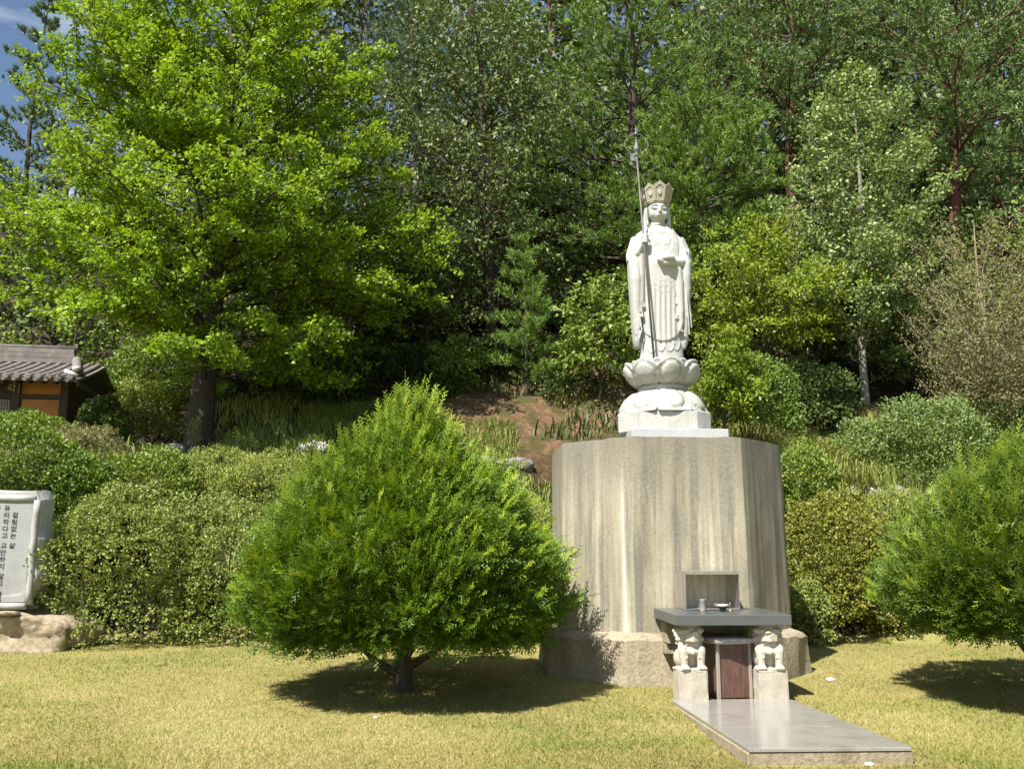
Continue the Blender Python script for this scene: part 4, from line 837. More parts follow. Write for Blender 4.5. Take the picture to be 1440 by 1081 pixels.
broadleaf('maple_tree', 'mid green tree between the birch and the yellow-green ash', 'maple tree', 1150, 24.8, 380, 190, DOME, 'shrub', 'bark', .10, .07, nl=34, t0=.25, m=6, spread=.10, kc=5, nsub=9, seed=68, tr=.06, group='broadleaf trees on the hillside')
broadleaf('maple_tree', 'mid green tree behind the dry brown shrub and birch', 'maple tree', 1295, 23.8, 350, 190, DOME, 'birch', 'bark', .09, .06, nl=36, t0=.15, m=6, spread=.10, kc=5, nsub=9, seed=69, tr=.06, group='broadleaf trees on the hillside')
broadleaf('dry_shrub_tree', 'tall dry brownish shrub with bare pale stems above the dark yew', 'dry shrub', 1405, 20.4, 318, 230, [(0, .55), (.3, .85), (.6, 1.0), (.85, .8), (1, .3)], 'brown', 'twig', .05, .026, nl=60, t0=.16, m=9, spread=.11, kc=5, nsub=13, seed=71, droop_leaf=.1, upb=.4, tr=.045, up=(.7, 1.15), group=None)
# far left, by the gap of sky
conifer('white_pine', 'blue-green pine against the sky above the ginkgo', 25, 42, -10, 190, PYR, 'bluepine', 'bark', .20, .024, nl=46, t0=.1, m=15, kc=7, nsub=12, seed=35)
conifer('white_pine', 'small blue-green pine tip at the edge of the sky gap', 88, 40, 62, 120, PYR, 'bluepine', 'bark', .20, .024, nl=34, t0=.1, m=14, kc=7, nsub=10, seed=36)
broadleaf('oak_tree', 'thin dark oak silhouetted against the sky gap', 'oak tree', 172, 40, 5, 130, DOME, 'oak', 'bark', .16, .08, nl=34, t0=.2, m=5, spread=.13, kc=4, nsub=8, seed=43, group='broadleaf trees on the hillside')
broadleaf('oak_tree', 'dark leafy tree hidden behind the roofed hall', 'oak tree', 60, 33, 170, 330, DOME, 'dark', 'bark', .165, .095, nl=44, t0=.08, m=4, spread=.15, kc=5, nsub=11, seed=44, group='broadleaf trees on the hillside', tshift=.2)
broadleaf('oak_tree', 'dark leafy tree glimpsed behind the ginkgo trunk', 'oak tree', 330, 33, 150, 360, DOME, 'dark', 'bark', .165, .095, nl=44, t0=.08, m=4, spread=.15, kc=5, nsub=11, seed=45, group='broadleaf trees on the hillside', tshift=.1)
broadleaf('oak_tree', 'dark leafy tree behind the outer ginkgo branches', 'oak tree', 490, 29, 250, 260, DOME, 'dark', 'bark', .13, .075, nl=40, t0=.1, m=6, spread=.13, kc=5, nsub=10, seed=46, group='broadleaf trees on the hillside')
# upper row closing the slope
HL = ['above the ginkgo crown tip', 'over the ginkgo right shoulder', 'behind the soft blue-green pine', 'behind the chestnut crown', 'between chestnut and bright white pine', 'behind the bright white pine crown', 'behind the sparse olive oak', 'above the leaning red-barked pine', 'between the two red-barked pines', 'above the flat-layered red pine', 'beyond the flat-layered red pine', 'just behind the bright white pine stem', 'just behind the birch tip', 'just behind the dry brown shrub', 'just behind the chestnut stem', 'on the crest beyond the ginkgo', 'on the crest beyond the chestnut', 'on the crest beyond the bright white pine', 'on the crest beyond the sparse oak', 'on the crest beyond the birch', 'on the crest beyond the layered red pine']
for i, (px, Y, top, wd, kind) in enumerate(((250, 46, -60, 300, 0), (400, 44, -90, 300, 1), (520, 42, -110, 300, 0), (650, 41, -120, 320, 1), (770, 40, -130, 300, 1), (960, 41, -120, 320, 0), (1060, 44, -140, 300, 1), (1180, 40, -130, 320, 0), (1290, 38, -120, 320, 1), (1420, 40, -130, 340, 0), (1500, 36, -60, 300, 1), (820, 34, 60, 260, 0), (1230, 34, 60, 300, 0), (1420, 34, 120, 320, 1), (700, 33, 120, 260, 0), (480, 52, -80, 420, 0), (650, 50, -120, 420, 0), (880, 50, -140, 440, 0), (1090, 52, -150, 440, 0), (1300, 49, -150, 440, 0), (1440, 48, -150, 420, 0))):
    if kind: conifer('hill_pine', 'dark pine high on the wooded slope ' + HL[i], px, Y, top, wd, PYR, 'redpine' if i % 2 else 'pine', 'bark_red', .28, .06, nl=44, t0=.08, m=5, kc=6, nsub=11, seed=200 + i, group='trees high on the wooded slope')
    else: broadleaf('hill_oak', 'dark broadleaf tree on the wooded slope ' + HL[i], 'tree', px, Y, top, wd, DOME, 'dark', 'bark', .28 if Y < 48 else .40, .19 if Y < 48 else .30, nl=46, t0=.08, m=3, spread=.20 if Y < 48 else .3, kc=5, nsub=8 if Y < 48 else 7, seed=200 + i, group='trees high on the wooded slope', tshift=.05)

# ------------------------------------------------------------------ shrubs along the bank
def shrub_px(name, label, px, py, Y, rw, rh, leaf, depth=None, **k):
    c = W(px, py, Y); s = mpp(Y, c[2]); r = np.array((rw * s, (depth if depth else rw * .8) * s, rh * s)); k.setdefault('seed', int(px * 7 + py)); return shrub(name, label, c, r, leaf, **k)
AZ = 'azalea_shrub'
shrub_px(AZ, 'broad olive-green azalea mound beside the inscribed stone', 190, 800, 16.4, 122, 118, 'azalea', n=5200)
shrub_px(AZ, 'olive-green azalea mound between stone mound and the bright yew', 320, 810, 16.5, 100, 112, 'azalea', n=4300)
shrub_px(AZ, 'azalea half hidden behind the bright yew tree', 440, 835, 16.6, 95, 95, 'azalea', n=3600)
shrub_px(AZ, 'azalea low behind the yew trunk', 560, 850, 16.6, 90, 80, 'azalea', n=3000)
shrub_px(AZ, 'azalea tucked between the bright yew and the pedestal', 690, 850, 16.7, 90, 80, 'azalea', n=3000)
shrub_px('privet_shrub', 'dark leafy shrub overhanging the inscribed stone', 30, 655, 17.2, 88, 62, 'shrub', n=2600, Lr=.055, Wr=.032, spread=.035, group='shrubs on top of the bank')
shrub_px('privet_shrub', 'dark leafy shrub beside the inscribed stone edge', 120, 715, 17.0, 62, 75, 'shrub', n=2200, Lr=.055, Wr=.032, spread=.035, group='shrubs on top of the bank', tshift=-.12)
shrub_px('privet_shrub', 'yellow-green shrub in the middle of the bank below the ginkgo', 205, 690, 18.0, 90, 62, 'shrub', n=3000, Lr=.05, Wr=.03, spread=.035, group='shrubs on top of the bank', tshift=.15)
shrub_px('weed_shrub', 'pale leafy shrub at the foot of the ginkgo trunk', 290, 680, 18.6, 85, 50, 'weed', n=2400, Lr=.042, Wr=.02, group='shrubs on top of the bank')
shrub_px('weed_shrub', 'pale leafy shrub on the bank behind the yew', 385, 695, 18.4, 95, 62, 'weed', n=2600, Lr=.042, Wr=.02, group='shrubs on top of the bank')
shrub_px('weed_shrub', 'pale shrub behind the top of the bright yew', 490, 710, 18.2, 90, 62, 'weed', n=2600, Lr=.042, Wr=.02, group='shrubs on top of the bank')
shrub_px('weed_shrub', 'low weedy shrub left of the pedestal on the bank', 735, 760, 17.8, 75, 75, 'weed', n=2400, Lr=.042, Wr=.02, group='shrubs on top of the bank', tshift=.1)
shrub_px('weed_shrub', 'brownish weedy shrub in front of the hall wall', 120, 632, 18.6, 62, 34, 'brown', n=1700, Lr=.04, Wr=.02, group='shrubs on top of the bank')
shrub_px('weed_shrub', 'green shrub against the hall wall', 40, 612, 19.2, 70, 32, 'shrub', n=1800, Lr=.05, Wr=.03, group='shrubs on top of the bank', tshift=.1)
shrub_px('box_shrub', 'rounded dark shrub at the corner of the hall', 148, 598, 22.5, 34, 40, 'dark', n=1500, Lr=.05, Wr=.03, group='shrubs on the terrace', tshift=.15)
shrub_px('box_shrub', 'pale yellowish shrub between the hall and the ginkgo', 208, 585, 24.0, 52, 48, 'weed', n=2000, Lr=.06, Wr=.035, group='shrubs on the terrace', spread=.05)
shrub_px('box_shrub', 'green tangled shrub behind the ginkgo trunk', 240, 530, 27.0, 80, 60, 'shrub', n=2000, Lr=.08, Wr=.05, group='shrubs on the terrace', spread=.06)
shrub_px(AZ, 'golden-olive azalea beside the pedestal', 1172, 795, 16.5, 74, 108, 'azalea_gold', n=3800, tshift=.05)
shrub_px(AZ, 'green azalea skirting the pedestal foot', 1135, 862, 15.9, 36, 44, 'azalea', n=1100)
shrub_px(AZ, 'golden azalea behind the dark yew', 1250, 830, 16.8, 70, 85, 'azalea_gold', n=2600)
shrub_px('weed_shrub', 'pale weedy shrub above the golden azalea', 1265, 735, 18.2, 75, 50, 'weed', n=2300, Lr=.045, Wr=.018, group='shrubs on top of the bank')
shrub_px('weed_shrub', 'bright green weeds right behind the pedestal', 1130, 680, 17.9, 48, 50, 'shrub', n=1500, Lr=.055, Wr=.03, group='shrubs on top of the bank', tshift=.2)
shrub_px('spindle_shrub', 'large grey-green shrub under the dry brown stems', 1300, 625, 19.8, 85, 72, 'birch', n=3000, Lr=.055, Wr=.03, spread=.05, group='shrubs under the birch', tshift=-.15)
shrub_px('spindle_shrub', 'grey-green shrub spreading below the birch trunk', 1225, 640, 20.2, 62, 48, 'birch', n=2000, Lr=.055, Wr=.03, spread=.05, group='shrubs under the birch', tshift=-.05)
shrub_px('spindle_shrub', 'grey-green shrub behind the dark yew tip', 1400, 620, 20.6, 85, 80, 'birch', n=2600, Lr=.055, Wr=.03, spread=.05, group='shrubs under the birch', tshift=-.2)
shrub_px('spindle_shrub', 'green shrub right behind the stone lotus base', 1050, 560, 20.5, 62, 62, 'shrub', n=1900, Lr=.06, Wr=.035, spread=.05, group='shrubs under the birch', tshift=-.1)
shrub_px('spindle_shrub', 'dark shrub under the yellow-green ash', 1125, 560, 22.5, 75, 55, 'dark', n=1900, Lr=.07, Wr=.04, spread=.06, group='shrubs under the birch')
shrub_px('bramble_shrub', 'dark bramble on the shaded soil under the chestnut', 590, 520, 25.5, 80, 34, 'dark', n=1500, Lr=.08, Wr=.045, spread=.07, group='undergrowth on the soil bank')
shrub_px('bramble_shrub', 'dark bramble on the shaded soil below the young pine', 740, 500, 25.5, 80, 30, 'dark', n=1500, Lr=.08, Wr=.045, spread=.07, group='undergrowth on the soil bank')
shrub_px('bramble_shrub', 'dark bramble behind the ginkgo branch tips', 460, 560, 24.5, 80, 50, 'dark', n=1700, Lr=.07, Wr=.04, spread=.06, group='undergrowth on the soil bank')

shrub_px('bank_bush', 'small green bush on the soil right behind the yew tip', 560, 588, 22.2, 34, 22, 'shrub', n=620, Lr=.06, Wr=.034, spread=.05, group='undergrowth on the soil bank', stems=6, lumpy=.30)
shrub_px('bank_bush', 'dark low bush high on the bare soil bank', 800, 545, 23.6, 40, 20, 'dark', n=620, Lr=.06, Wr=.034, spread=.05, group='undergrowth on the soil bank', stems=6, lumpy=.30)
shrub_px('bank_bush', 'dark low bush above the yew tip on the soil bank', 620, 548, 23.6, 36, 20, 'dark', n=620, Lr=.06, Wr=.034, spread=.05, group='undergrowth on the soil bank', stems=6, lumpy=.30)
broadleaf('maple_tree', 'mid green tree past the dry brown shrub on the bank', 'maple tree', 1535, 23.5, 250, 260, DOME, 'shrub', 'bark', .11, .07, nl=34, t0=.12, m=5, spread=.12, kc=5, nsub=9, seed=81, tr=.08, group='broadleaf trees on the hillside')
conifer('red_pine', 'red-barked pine past the dry brown shrub and maple', 1600, 27, -40, 330, PYR, 'redpine', 'bark_red', .16, .035, nl=44, t0=.15, m=9, kc=7, nsub=11, seed=82)
broadleaf('oak_tree', 'dark leafy tree past the tiled hall on the slope', 'oak tree', -130, 32, 60, 340, DOME, 'dark', 'bark', .16, .09, nl=40, t0=.08, m=5, spread=.15, kc=5, nsub=10, seed=83, group='broadleaf trees on the hillside', tshift=.2)
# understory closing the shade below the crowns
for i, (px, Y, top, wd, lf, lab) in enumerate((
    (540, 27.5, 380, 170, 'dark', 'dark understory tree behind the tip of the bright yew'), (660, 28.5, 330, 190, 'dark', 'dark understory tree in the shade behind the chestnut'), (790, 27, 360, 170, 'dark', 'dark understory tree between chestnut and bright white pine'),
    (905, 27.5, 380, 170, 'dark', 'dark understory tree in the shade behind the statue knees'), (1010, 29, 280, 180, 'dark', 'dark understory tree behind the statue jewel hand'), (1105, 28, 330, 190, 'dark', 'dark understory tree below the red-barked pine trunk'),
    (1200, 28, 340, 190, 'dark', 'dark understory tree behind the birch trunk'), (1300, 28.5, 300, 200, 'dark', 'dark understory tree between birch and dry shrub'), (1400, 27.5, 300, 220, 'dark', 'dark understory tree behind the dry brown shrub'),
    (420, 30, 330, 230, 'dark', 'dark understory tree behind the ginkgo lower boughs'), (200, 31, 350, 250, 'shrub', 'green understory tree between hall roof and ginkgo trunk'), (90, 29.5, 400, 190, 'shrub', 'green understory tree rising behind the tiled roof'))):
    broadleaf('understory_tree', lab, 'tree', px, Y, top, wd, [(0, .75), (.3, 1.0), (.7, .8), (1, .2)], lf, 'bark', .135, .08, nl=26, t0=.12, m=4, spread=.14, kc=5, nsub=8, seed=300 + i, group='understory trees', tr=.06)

# ------------------------------------------------------------------ tiled hall on the terrace
HB = W(88, 600, 24.0); gz = float(tz(HB[0], 24.0)); RH = math.radians(9)
MH = np.array(Matrix.Translation((HB[0], 24.0, 0)) @ Matrix.Rotation(RH, 4, 'Z'))      # local x right along the front, y back
def HW(py): return W(88, py, 24.0)[2]
hall = thing('tiled_hall', (HB[0], 24.0, gz), 'small wooden hall with grey tiled roof and orange plank walls behind the hedge', 'hall')
def hb(nm, *a, mat='beam', parent=None, **k): mb = MB(); mb.add(*box(*a, **k), MH); return mb.build(nm, M[mat], parent or hall)
zb, z_beam, z_lint = gz - .3, HW(558), HW(562)
z_top = HW(541)
hb('stone_footing', -6.5, .15, -.12, 3.3, zb, HW(612), mat='greyrock')
for x in (0, -1.15, -2.55, -3.95): hb('post', x - .10, x + .10, -.10, .10, HW(612), z_top + .25, bev=.015)
hb('post', -.10, .10, 2.9, 3.1, HW(612), z_top + .25, bev=.015)
hb('beam', -6.0, -.101, -.075, .075, HW(562), HW(556)); hb('beam', -6.0, -.101, -.085, .085, z_top + .08, z_top + .26)
hb('upper_wall', -6.0, -.10, -.02, .03, HW(555.9), z_top + .079, mat='orangewood')
for k in range(3):
    z0 = HW(600) + k * (HW(562.5) - HW(600)) / 3; hb('wall_plank', -1.02, -.16, -.02, .03, z0 + .003, z0 + (HW(562.5) - HW(600)) / 3 - .003, mat='orangewood')
hb('panel_frame', -1.049, -1.021, -.045, .045, HW(604), HW(562.2), mat='beam'); hb('panel_frame', -.159, -.121, -.045, .045, HW(604), HW(562.2), mat='orangewood'); hb('sill', -1.049, -.101, -.06, .06, HW(604.5), HW(600.3))
hb('side_wall', -.03, .03, .12, 2.88, HW(604), z_top + .25, mat='beam')
# lattice doors
dr = hb('door', -2.44, -1.26, .0, .02, HW(604), HW(563), mat='paper')
for s in (0, 1):
    x0 = -2.44 + s * .6; 
    for xx in np.linspace(x0 + .03, x0 + .55, 9): hb('lattice_bar', xx - .008, xx + .008, -.014, -.001, HW(604), HW(563.2), mat='beam', parent=dr)
for zz in np.linspace(HW(602), HW(564), 13): hb('lattice_bar', -2.43, -1.27, -.026, -.015, zz - .008, zz + .008, mat='beam', parent=dr)
hb('door_frame', -1.259, -1.251 + .0, -.06, .06, HW(604), HW(562.2), mat='greywood')
# rafters, roof with rows of convex tiles, ridge
x0, x1 = -6.2, .52; ye, yr = -.95, 1.5; ze, zr = HW(541) - .02, HW(541) + .80
def roofz(y): u_ = (y - ye) / (yr - ye); return ze + (zr - ze) * (u_ * .82 + .18 * u_ * u_)
for xx in np.arange(x0 + .15, x1 - .1, .30):
    mb = MB(); mb.add(*tube1([(xx, ye + .12, ze - .10), (xx, 0.3, roofz(.3) - .12)], .048, 8), MH); mb.build('rafter', M['plaster'] if False else M['beam'], hall)
rf = MB(); ys = np.linspace(ye, yr, 9)
V = [(x, y, roofz(y) + o) for o in (0, -.07) for y in ys for x in (x0, x1)]; Fs = []
for j in range(8):
    a = 2 * j; Fs += [(a, a + 1, a + 3, a + 2), (18 + a, 18 + a + 2, 18 + a + 3, 18 + a + 1)]
Fs += [(0, 18, 19, 1), (16, 17, 35, 34)] + [(2 * j, 2 * j + 2, 20 + 2 * j, 18 + 2 * j) for j in range(8)] + [(2 * j + 1, 19 + 2 * j, 21 + 2 * j, 2 * j + 3) for j in range(8)]
rf.add(V, Fs, MH); roof = rf.build('roof', M['tile'], hall)
mb = MB(); V2 = [(x, 2 * yr - y, z) for x, y, z in V]; mb.add(V2, [tuple(reversed(f)) for f in Fs], MH); mb.build('rear_roof', M['tile'], hall)
step = .245; nrow = int((x1 - x0 - .25) / step)
for i in range(nrow + 1):
    xx = x1 - .16 - i * step; pts = [(xx, y, roofz(y) + .035) for y in np.linspace(ye - .03, yr - .05, 8)]
    mb = MB(); mb.add(*tube1(pts, .068, 10), MH); mb.build('convex_tile_row', M['tile'], roof, True)
    mb = MB(); Vc, Fc = lathe([(.078, 0), (.078, .03), (.05, .036)], 14); Rc = np.array(Matrix.Translation((xx, ye - .03, ze + .036)) @ Matrix.Rotation(math.pi / 2, 4, 'X')); mb.add(Vc, Fc, MH @ Rc); mb.build('end_tile', M['tile'], roof)
    if i < nrow:
        mb = MB()
        for y in np.arange(ye + .04, yr - .1, .16):
            mb.add(*box(xx - step + .05, xx - .05, y, y + .15, roofz(y + .07) + .012, roofz(y + .07) + .032), MH)
        o = mb.build('concave_tile_row', M['tile'], roof)
for k in range(3):
    mb = MB(); mb.add(*box(x0, x1 - .75 - .02 * k, yr - .17 + .015 * k, yr + .17 - .015 * k, zr + .02 + .135 * k, zr + .15 + .135 * k, .01), MH); mb.build('ridge_course', M['tile'], roof)
mb = MB(); mb.add(*tube1([(x0, yr, zr + .47), (x1 - .75, yr, zr + .45)], .085, 10), MH); mb.build('ridge_cap', M['tile'], roof, True)
pts = [(x1 - .75 + .60 * t, yr - 2.0 * t, roofz(yr - 2.0 * t) + .16) for t in np.linspace(0, 1, 6)]
mb = MB(); mb.add(*tube1(pts, .12, 8), MH); mb.build('hip_ridge', M['tile'], roof, True)
mb = MB(); mb.add(*ellipsoid((x1 - .16, ye + .40, ze + .34), (.10, .09, .07)), MH); mb.build('plaster_end', M['plaster'], roof, True)
mb = MB(); mb.add(*tube1([(x1 - .30, ye + .02, ze + .20), (x1 - .15, ye - .04, ze + .14), (x1 + .02, ye - .02, ze + .06)], .05, 8), MH); mb.build('plaster_end', M['plaster'], roof, True)
hb('gable_board', x1 - .04, x1 + .02, ye + .1, 2 * yr - ye - .1, ze - .16, ze - .02, mat='beam')
sg = hb('sign_board', -2.05, -1.08, -.17, -.13, HW(555.5), HW(543), mat='board'); hb('sign_border', -1.079, -1.05, -.18, -.12, HW(556), HW(542.5), mat='greywood', parent=sg)
V, Fs = text_mesh('각', .23); V = V[:, [0, 2, 1]] * np.array((1, -1, 1)); mb = MB(); mb.add(V + np.array((-1.235, -.174, HW(553.8))), [tuple(f) for f in Fs], MH); mb.build('sign_lettering', M['paper'], sg)

# ------------------------------------------------------------------ inscribed stone
YS = 15.35
def SW(px, py): return W(px, py, YS)
zt_, zb_ = SW(40, 688)[2], SW(40, 855)[2]; xr = SW(55, 770)[0]; xpr = SW(43, 770)[0]; xl = xr - 2.7; xpl = xl + .28
stn = thing('inscribed_stone', (xr - 1.2, YS, zb_), 'upright grey inscription stone with rough edges and engraved vertical Korean text', 'inscribed stone')
rg = np.random.RandomState(8)
# rough natural outline
oz = np.linspace(zb_, zt_, 13); right = [(xr + o, z) for o, z in zip((-.34, -.12, .03, .10, .06, .02, .05, .07, .02, 0, .03, .02, -.06), oz)]
pts2 = right + [(x, zt_ + .02 * math.sin(x * 5)) for x in np.linspace(xr - .12, xl + .1, 10)] + [(xl + .04 * math.sin(z * 6), z) for z in oz[::-1]]
cxm, czm = (xr + xl) / 2, (zt_ + zb_) / 2; Vst = []; Fs = []; np_ = len(pts2); layers = ((.00, .90, .30), (.02, .965, .22), (.045, 1.0, .05), (.0, .99, -.15), (-.02, .93, -.25))
yv = (-.02, .06, .16, .34, .44)
for (e, sc_, _), y in zip(layers, yv):
    for (x, z) in pts2: Vst.append((cxm + (x - cxm) * (1 - (1 - sc_) * .5) + rg.normal() * .008, YS + y + rg.normal() * .008, czm + (z - czm) * (1 - (1 - sc_) * .3) + rg.normal() * .006))
for j in range(4):
    for k in range(np_): a, b_ = j * np_ + k, j * np_ + (k + 1) % np_; Fs.append((a, a + np_, b_ + np_, b_))
Fs.append(tuple(range(np_))); Fs.append(tuple(4 * np_ + k for k in range(np_ - 1, -1, -1)))
mb = MB(); mb.add(Vst, Fs); mb.build('slab', M['stele'], stn)
zpt, zpb = SW(40, 706)[2], SW(40, 846)[2]
mb = MB(); mb.add(*box(xpl, xpr, YS - .036, YS - .024, zpb, zpt)); mb.build('panel', M['panel'], stn)
def border(p, q): mb = MB(); d = np.array(q) - np.array(p); pts = [np.array(p) + d * t + rg.normal(size=3) * .004 for t in np.linspace(0, 1, 9)]; mb.add(*tube1(pts, .052, 10)); mb.build('border', M['stele'], stn, True)
border((xpr + .055, YS - .03, zpb - .05), (xpr + .055, YS - .03, zpt + .03)); border((xpr + .03, YS - .03, zpt + .056), (xpl, YS - .03, zpt + .056)); border((xpr + .03, YS - .03, zpb - .056), (xpl, YS - .03, zpb - .056))
def column(txt, px, py, size=.098, sp=.107):
    p = SW(px, py); y = 0
    z = p[2]
    for ch in txt:
        if ch == ' ': z -= sp * .45; continue
        V, Fs = text_mesh(ch, size)
        if len(V):
            V = V[:, [0, 2, 1]] * np.array((1.12, -1, 1)); mb = MB(); mb.add(V + np.array((p[0], YS - .040, z - size)), Fs); mb.build('letter', M['ink'], stn)
        z -= sp * (.55 if ch in ',.' else 1)
column('걸림없는 삶', 23.5, 718.5); column('유리하다고 교만하지 말고,불리하', 12.5, 709); column('다고 비굴하지 말라', -1.0, 709)
# rocks under and near it
def rock(name, label, c, r, mat, seed, group=None, cat='rock', n=3):
    rg = np.random.RandomState(seed); bm = bmesh.new(); bmesh.ops.create_icosphere(bm, subdivisions=n, radius=1); f = lump(rg, 12); f2 = lump(np.random.RandomState(seed + 3), 16)
    for v in bm.verts:
        d = np.array(v.co.normalized())[None]; k = 1 + .13 * float(f(d)[0]) + .05 * float(f2(d * 2.2)[0]) + .022 * float(f2(d * 6.0 + .3)[0]) + .015 * float(f(d * 9.0)[0]); d = np.sign(d[0]) * np.abs(d[0]) ** .72; v.co = Vector(d * k * np.array(r))
    V, Fs = bm_out(bm); o = mk(name, np.array(V) + np.array(c), Fs, M[mat], None, True); return tag(o, label, cat, group)
g = W(20, 872, 15.1); rock('base_boulder', 'wide tan boulder carrying the inscribed stone', (g[0] - .25, 15.55, g[2] - .33), (1.2, .62, .44), 'rock', 3, n=5)
g = W(8, 862, 14.9); rock('wedge_stone', 'flat tan stone chip wedged under the inscribed stone', (g[0], 14.95, g[2]), (.17, .14, .035), 'rock', 4, n=2)
def hill_y(px, py): p = ground_at(px, py); return p
for i, (px, py, Y, rw, rh, mat, lab) in enumerate(((244, 633, 20.3, 15, 9, 'wpale', 'pale squarish rock beside the ginkgo trunk'), (318, 634, 20.4, 18, 9, 'rock', 'brown rock on the terrace right of the ginkgo trunk'), (725, 655, 19.6, 26, 11, 'greyrock', 'long flat grey stone laid in the bank between yew and pedestal'), (683, 650, 19.7, 18, 10, 'greyrock', 'small grey stone beside the long flat bank stone'))):
    c = W(px, py, Y); s = mpp(Y, c[2]); rock('bank_rock', lab, c, (rw * s, rw * s * .7, rh * s), mat, 40 + i, 'rocks on the bank', n=3)
for i, (px, py, rr, lab) in enumerate(((1168, 957, .055, 'white scrap lying on the lawn between pedestal and dark yew'), (1222, 1076, .035, 'tiny white pebble by the platform corner'), (528, 1009, .02, 'tiny pale pebble at the edge of the yew shadow'))):
    g = ground_at(px, py); rock('lawn_pebble', lab, (g[0], g[1], g[2] + rr * .3), (rr, rr * .8, rr * .45), 'white', 60 + i, 'pale bits on the lawn', 'pebble', 2)

# ------------------------------------------------------------------ grass and weeds
rng = np.random.RandomState(77)
def vnoise(X, Y, seed, sc):
    r = np.random.RandomState(seed); v = 0
    for _ in range(9):
        a = r.rand() * 6.28; f = sc * r.uniform(.5, 2.2); v = v + np.sin((X * math.cos(a) + Y * math.sin(a)) * f + r.rand() * 6.28)
    return v / 3
def blades(X, Y, h, w, lean, tint, Zoff=0):
    n = len(X); Z = tz(X, Y) - .004 + Zoff; az = rng.rand(n) * 6.283; e = np.stack([np.cos(az), np.sin(az), 0 * az], 1); q = np.stack([-np.sin(az), np.cos(az), 0 * az], 1)
    B = np.stack([X, Y, Z], 1); az2 = rng.rand(n) * 6.283; l = np.stack([np.cos(az2), np.sin(az2), 0 * az2], 1) * lean[:, None]
    return np.stack([B - q * w[:, None] / 2, B + q * w[:, None] / 2, B + np.array((0, 0, 1)) * h[:, None] + l], 1).reshape(-1, 3), np.arange(n * 3).reshape(-1, 3), tint
n = 215000; Y = 7.6 + (16.5 - 7.6) * rng.rand(n) ** 1.25; X = rng.uniform(-.62, .62, n) * Y
loc = (np.stack([X, Y], 1) - AX - np.array((UC * 1., 0))) ; lu = loc @ U; lw = loc @ Wv
ok = ~((np.abs(lu) < .72) & (lw > 2.6) & (lw < 5.75)) & ~((np.abs(lu) < 1.78) & (np.abs(lw) < 1.78) & (np.abs(lu) + np.abs(lw) < 2.64)); X, Y = X[ok], Y[ok]; n = len(X)
pn = vnoise(X, Y, 1, 1.1) + .6 * vnoise(X, Y, 2, 3.0) + .5 * sstep(-1, -6, X) + rng.normal(size=n) * .45
green = pn > .78
for nm, sel, mt, lab in (('dry_grass', ~green, 'straw', 'short dry straw-coloured grass over the lawn'), ('green_grass', green, 'greenblade', 'fresh green grass patches in the dry lawn')):
    x, y = X[sel], Y[sel]; k = len(x); hgt = rng.uniform(.014, .040, k) * (1.25 if nm[0] == 'g' else 1)
    V, Ft, tn_ = blades(x, y, hgt, rng.uniform(.006, .012, k), rng.uniform(.01, .045, k), np.clip(.46 + .30 * vnoise(x, y, 3, 1.6) + rng.normal(size=k) * .22, 0, 1)); o = mk(nm, V, [Ft], LF[mt], None, False, tn_); tag(o, lab, None, None, 'stuff')
# fallen dry leaves and longer tufts at the yew trunk and the hedge foot
def tuft(label, px, py, nb, h, spread, mt='greenblade', group='grass tufts on the lawn', ground=None):
    g = ground_at(px, py) if ground is None else ground; x = g[0] + rng.normal(size=nb) * spread; y = g[1] + rng.normal(size=nb) * spread * .6
    V, Ft, tn_ = blades(x, y, rng.uniform(.5, 1.1, nb) * h, np.full(nb, .012), rng.uniform(.1, .6, nb) * h, rng.rand(nb)); return tag(mk('grass_tuft', V, [Ft], LF[mt], None, False, tn_), label, 'grass tuft', group)
tuft('fresh grass tuft growing before the bright yew trunk', 543, 995, 60, .13, .05); tuft('small grass tuft in the shadow of the bright yew', 640, 1000, 26, .10, .05); tuft('broad-leaved weeds along the foot of the dark yew hedge side', 1245, 905, 110, .12, .05); tuft('weeds sprouting at the foot of the azalea mound', 300, 905, 70, .10, .05)
# bank: long arching grass and weeds
def bank_blades(n, x0, x1, y0, y1, h, w, seed, mt, name, lab, mask=None):
    X = rng.uniform(x0, x1, n); Y = rng.uniform(y0, y1, n)
    if mask is not None: k = mask(X, Y); X, Y = X[k], Y[k]
    n = len(X); hh = rng.uniform(.45, 1.1, n) * h * np.clip(.75 + .35 * vnoise(X, Y, seed, 1.2), .25, 1.5); Z = tz(X, Y) + rough(X, Y) - .02
    az = rng.rand(n) * 6.283; l = np.stack([np.cos(az), np.sin(az) - .35, 0 * az], 1); B = np.stack([X, Y, Z], 1); q = np.stack([np.ones(n), .3 * rng.normal(size=n), 0 * az], 1) * (w * rng.uniform(.6, 1.3, n))[:, None]
    mid = B + l * (hh * .16)[:, None] + np.array((0, 0, 1)) * (hh * .66)[:, None]; tip = B + l * (hh * .62)[:, None] + np.array((0, 0, 1)) * (hh * .88)[:, None]
    V = np.stack([B - q / 2, B + q / 2, mid + q * .35, mid - q * .35, tip], 1).reshape(-1, 3); b5 = np.arange(n)[:, None] * 5
    t = np.clip(.45 + .25 * vnoise(X, Y, seed + 1, .9) + rng.normal(size=n) * .2, 0, 1)
    o = mk(name, V, [(b5 + np.array((0, 1, 2, 3))), (b5 + np.array((3, 2, 4)))], LF[mt], None, False, np.concatenate([t, t])); return tag(o, lab, None, None, 'stuff')
bank_blades(21000, -5, 3.4, 16.9, 23.6, .34, .022, 11, 'reed', 'bank_grass', 'yellow-green weeds and grass covering the bank between yew and pedestal', lambda X, Y: vnoise(X, Y, 21, 1.0) > -.9 + .34 * np.clip(Y - 20.2, 0, 9))
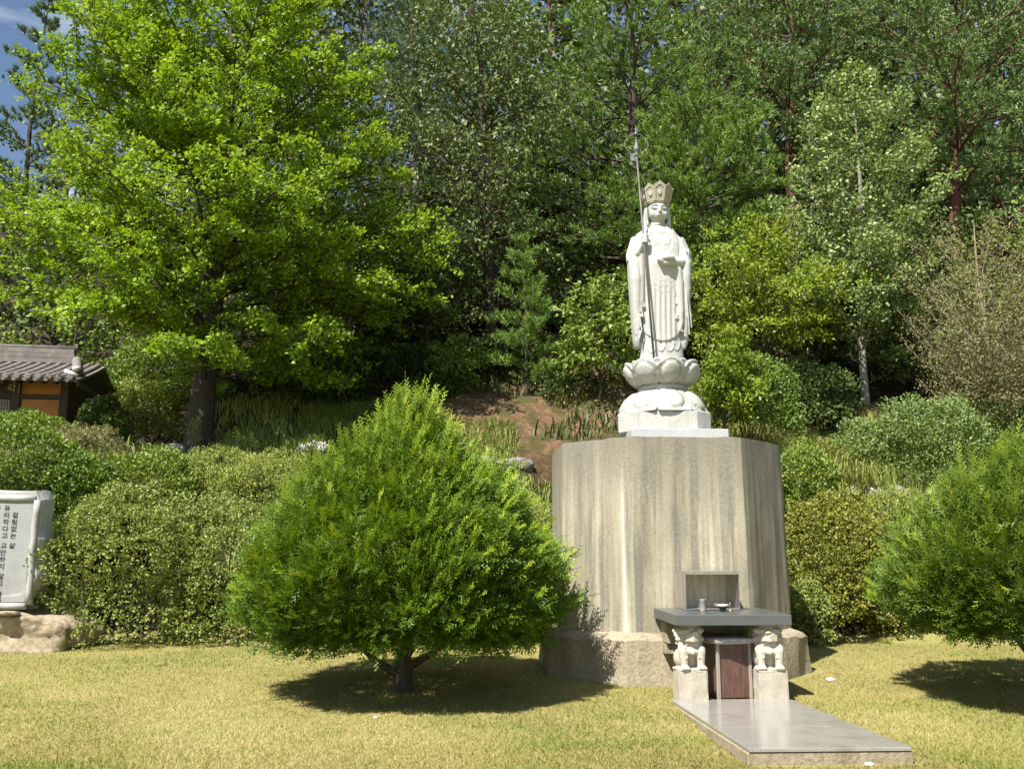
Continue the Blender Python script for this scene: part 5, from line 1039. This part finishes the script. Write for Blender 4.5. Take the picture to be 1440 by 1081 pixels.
bank_blades(15000, 3, 12, 16.9, 22.5, .55, .024, 12, 'reed', 'tall_bank_grass', 'long arching grass on the bank behind the pedestal')
bank_blades(9000, -14, -4, 17.0, 23.5, .42, .022, 13, 'weed', 'terrace_weeds', 'pale weeds covering the terrace edge below the ginkgo')
bank_blades(16000, -8, 12, 21.5, 32, .40, .035, 14, 'dark', 'forest_floor_grass', 'sparse dark undergrowth on the shaded hillside soil', lambda X, Y: vnoise(X, Y, 31, .9) > -.25)
# upright mugwort stalks and white flower heads along the terrace edge
def stalks(name, label, px, py, Y, nst, h, mt, spread, seed, flower=False, group='tall weeds on the terrace edge'):
    r = np.random.RandomState(seed); g = W(px, py, Y); gz_ = float(tz(g[0], Y)); t = thing(name, (g[0], Y, gz_), label, 'weed', group); L0 = []; P = []; D = []
    base_z = min(gz_, g[2]); hh = g[2] + h - base_z
    for i in range(nst):
        b0 = np.array((g[0] + r.normal() * spread, Y + r.normal() * spread * .6, base_z)); tp_ = b0 + np.array((r.normal() * .10, r.normal() * .08, hh * r.uniform(.75, 1.05))); L0.append([b0, (b0 + tp_) / 2 + r.normal(size=3) * .02, tp_])
        u = r.uniform(.35, 1, 46)[:, None]; P.append(b0 + (tp_ - b0) * u + r.normal(size=(46, 3)) * .05 * (1.2 - u)); D.append(nrm(r.normal(size=(46, 3)) * np.array((1, 1, .4)) + np.array((0, 0, .5))))
    V, Fq = tubes(np.array(L0), np.tile(np.array([[.009, .007, .003]]), (nst, 1)), 4); mk('stem', V, [Fq], M['twig'], t, True)
    V, Fq, tn_ = leaf_mesh(r, np.concatenate(P), np.concatenate(D), 2, .02, .05, .014, None, .4, 0, False); mk('foliage', V, [Fq], LF[mt], t, False, tn_)
    if flower:
        Pf = np.concatenate([p[p[:, 2] > np.quantile(p[:, 2], .55)] for p in P]); V, Fq, tn_ = leaf_mesh(r, Pf, np.tile((0, 0, 1.), (len(Pf), 1)), 4, .035, .034, .028, None, 1.0, 0, True); mk('flowers', V, [Fq], LF['flower'], t, False, tn_)
    return t
stalks('mugwort', 'feathery upright weed stalk in front of the ginkgo trunk', 268, 640, 20.0, 5, .85, 'weed', .08, 1)
stalks('mugwort', 'feathery weed cluster right of the ginkgo trunk', 350, 655, 19.8, 9, .75, 'weed', .22, 2)
stalks('mugwort', 'feathery weed cluster beside the white flowers', 400, 660, 19.8, 8, .45, 'weed', .2, 3)
stalks('white_flowering_weed', 'white-flowering weed clump behind the bright yew', 446, 655, 19.6, 14, .42, 'weed', .22, 4, True)
stalks('white_flowering_weed', 'white-flowering weed clump on the bank by the golden azalea', 1235, 700, 18.6, 12, .16, 'weed', .35, 5, True)
stalks('mugwort', 'thin upright weed before the rounded dark shrub', 150, 640, 19.6, 3, .7, 'weed', .06, 6)
stalks('mugwort', 'reddish-tipped weeds beside the inscribed stone', 96, 830, 15.9, 9, .9, 'azalea_gold', .14, 7)
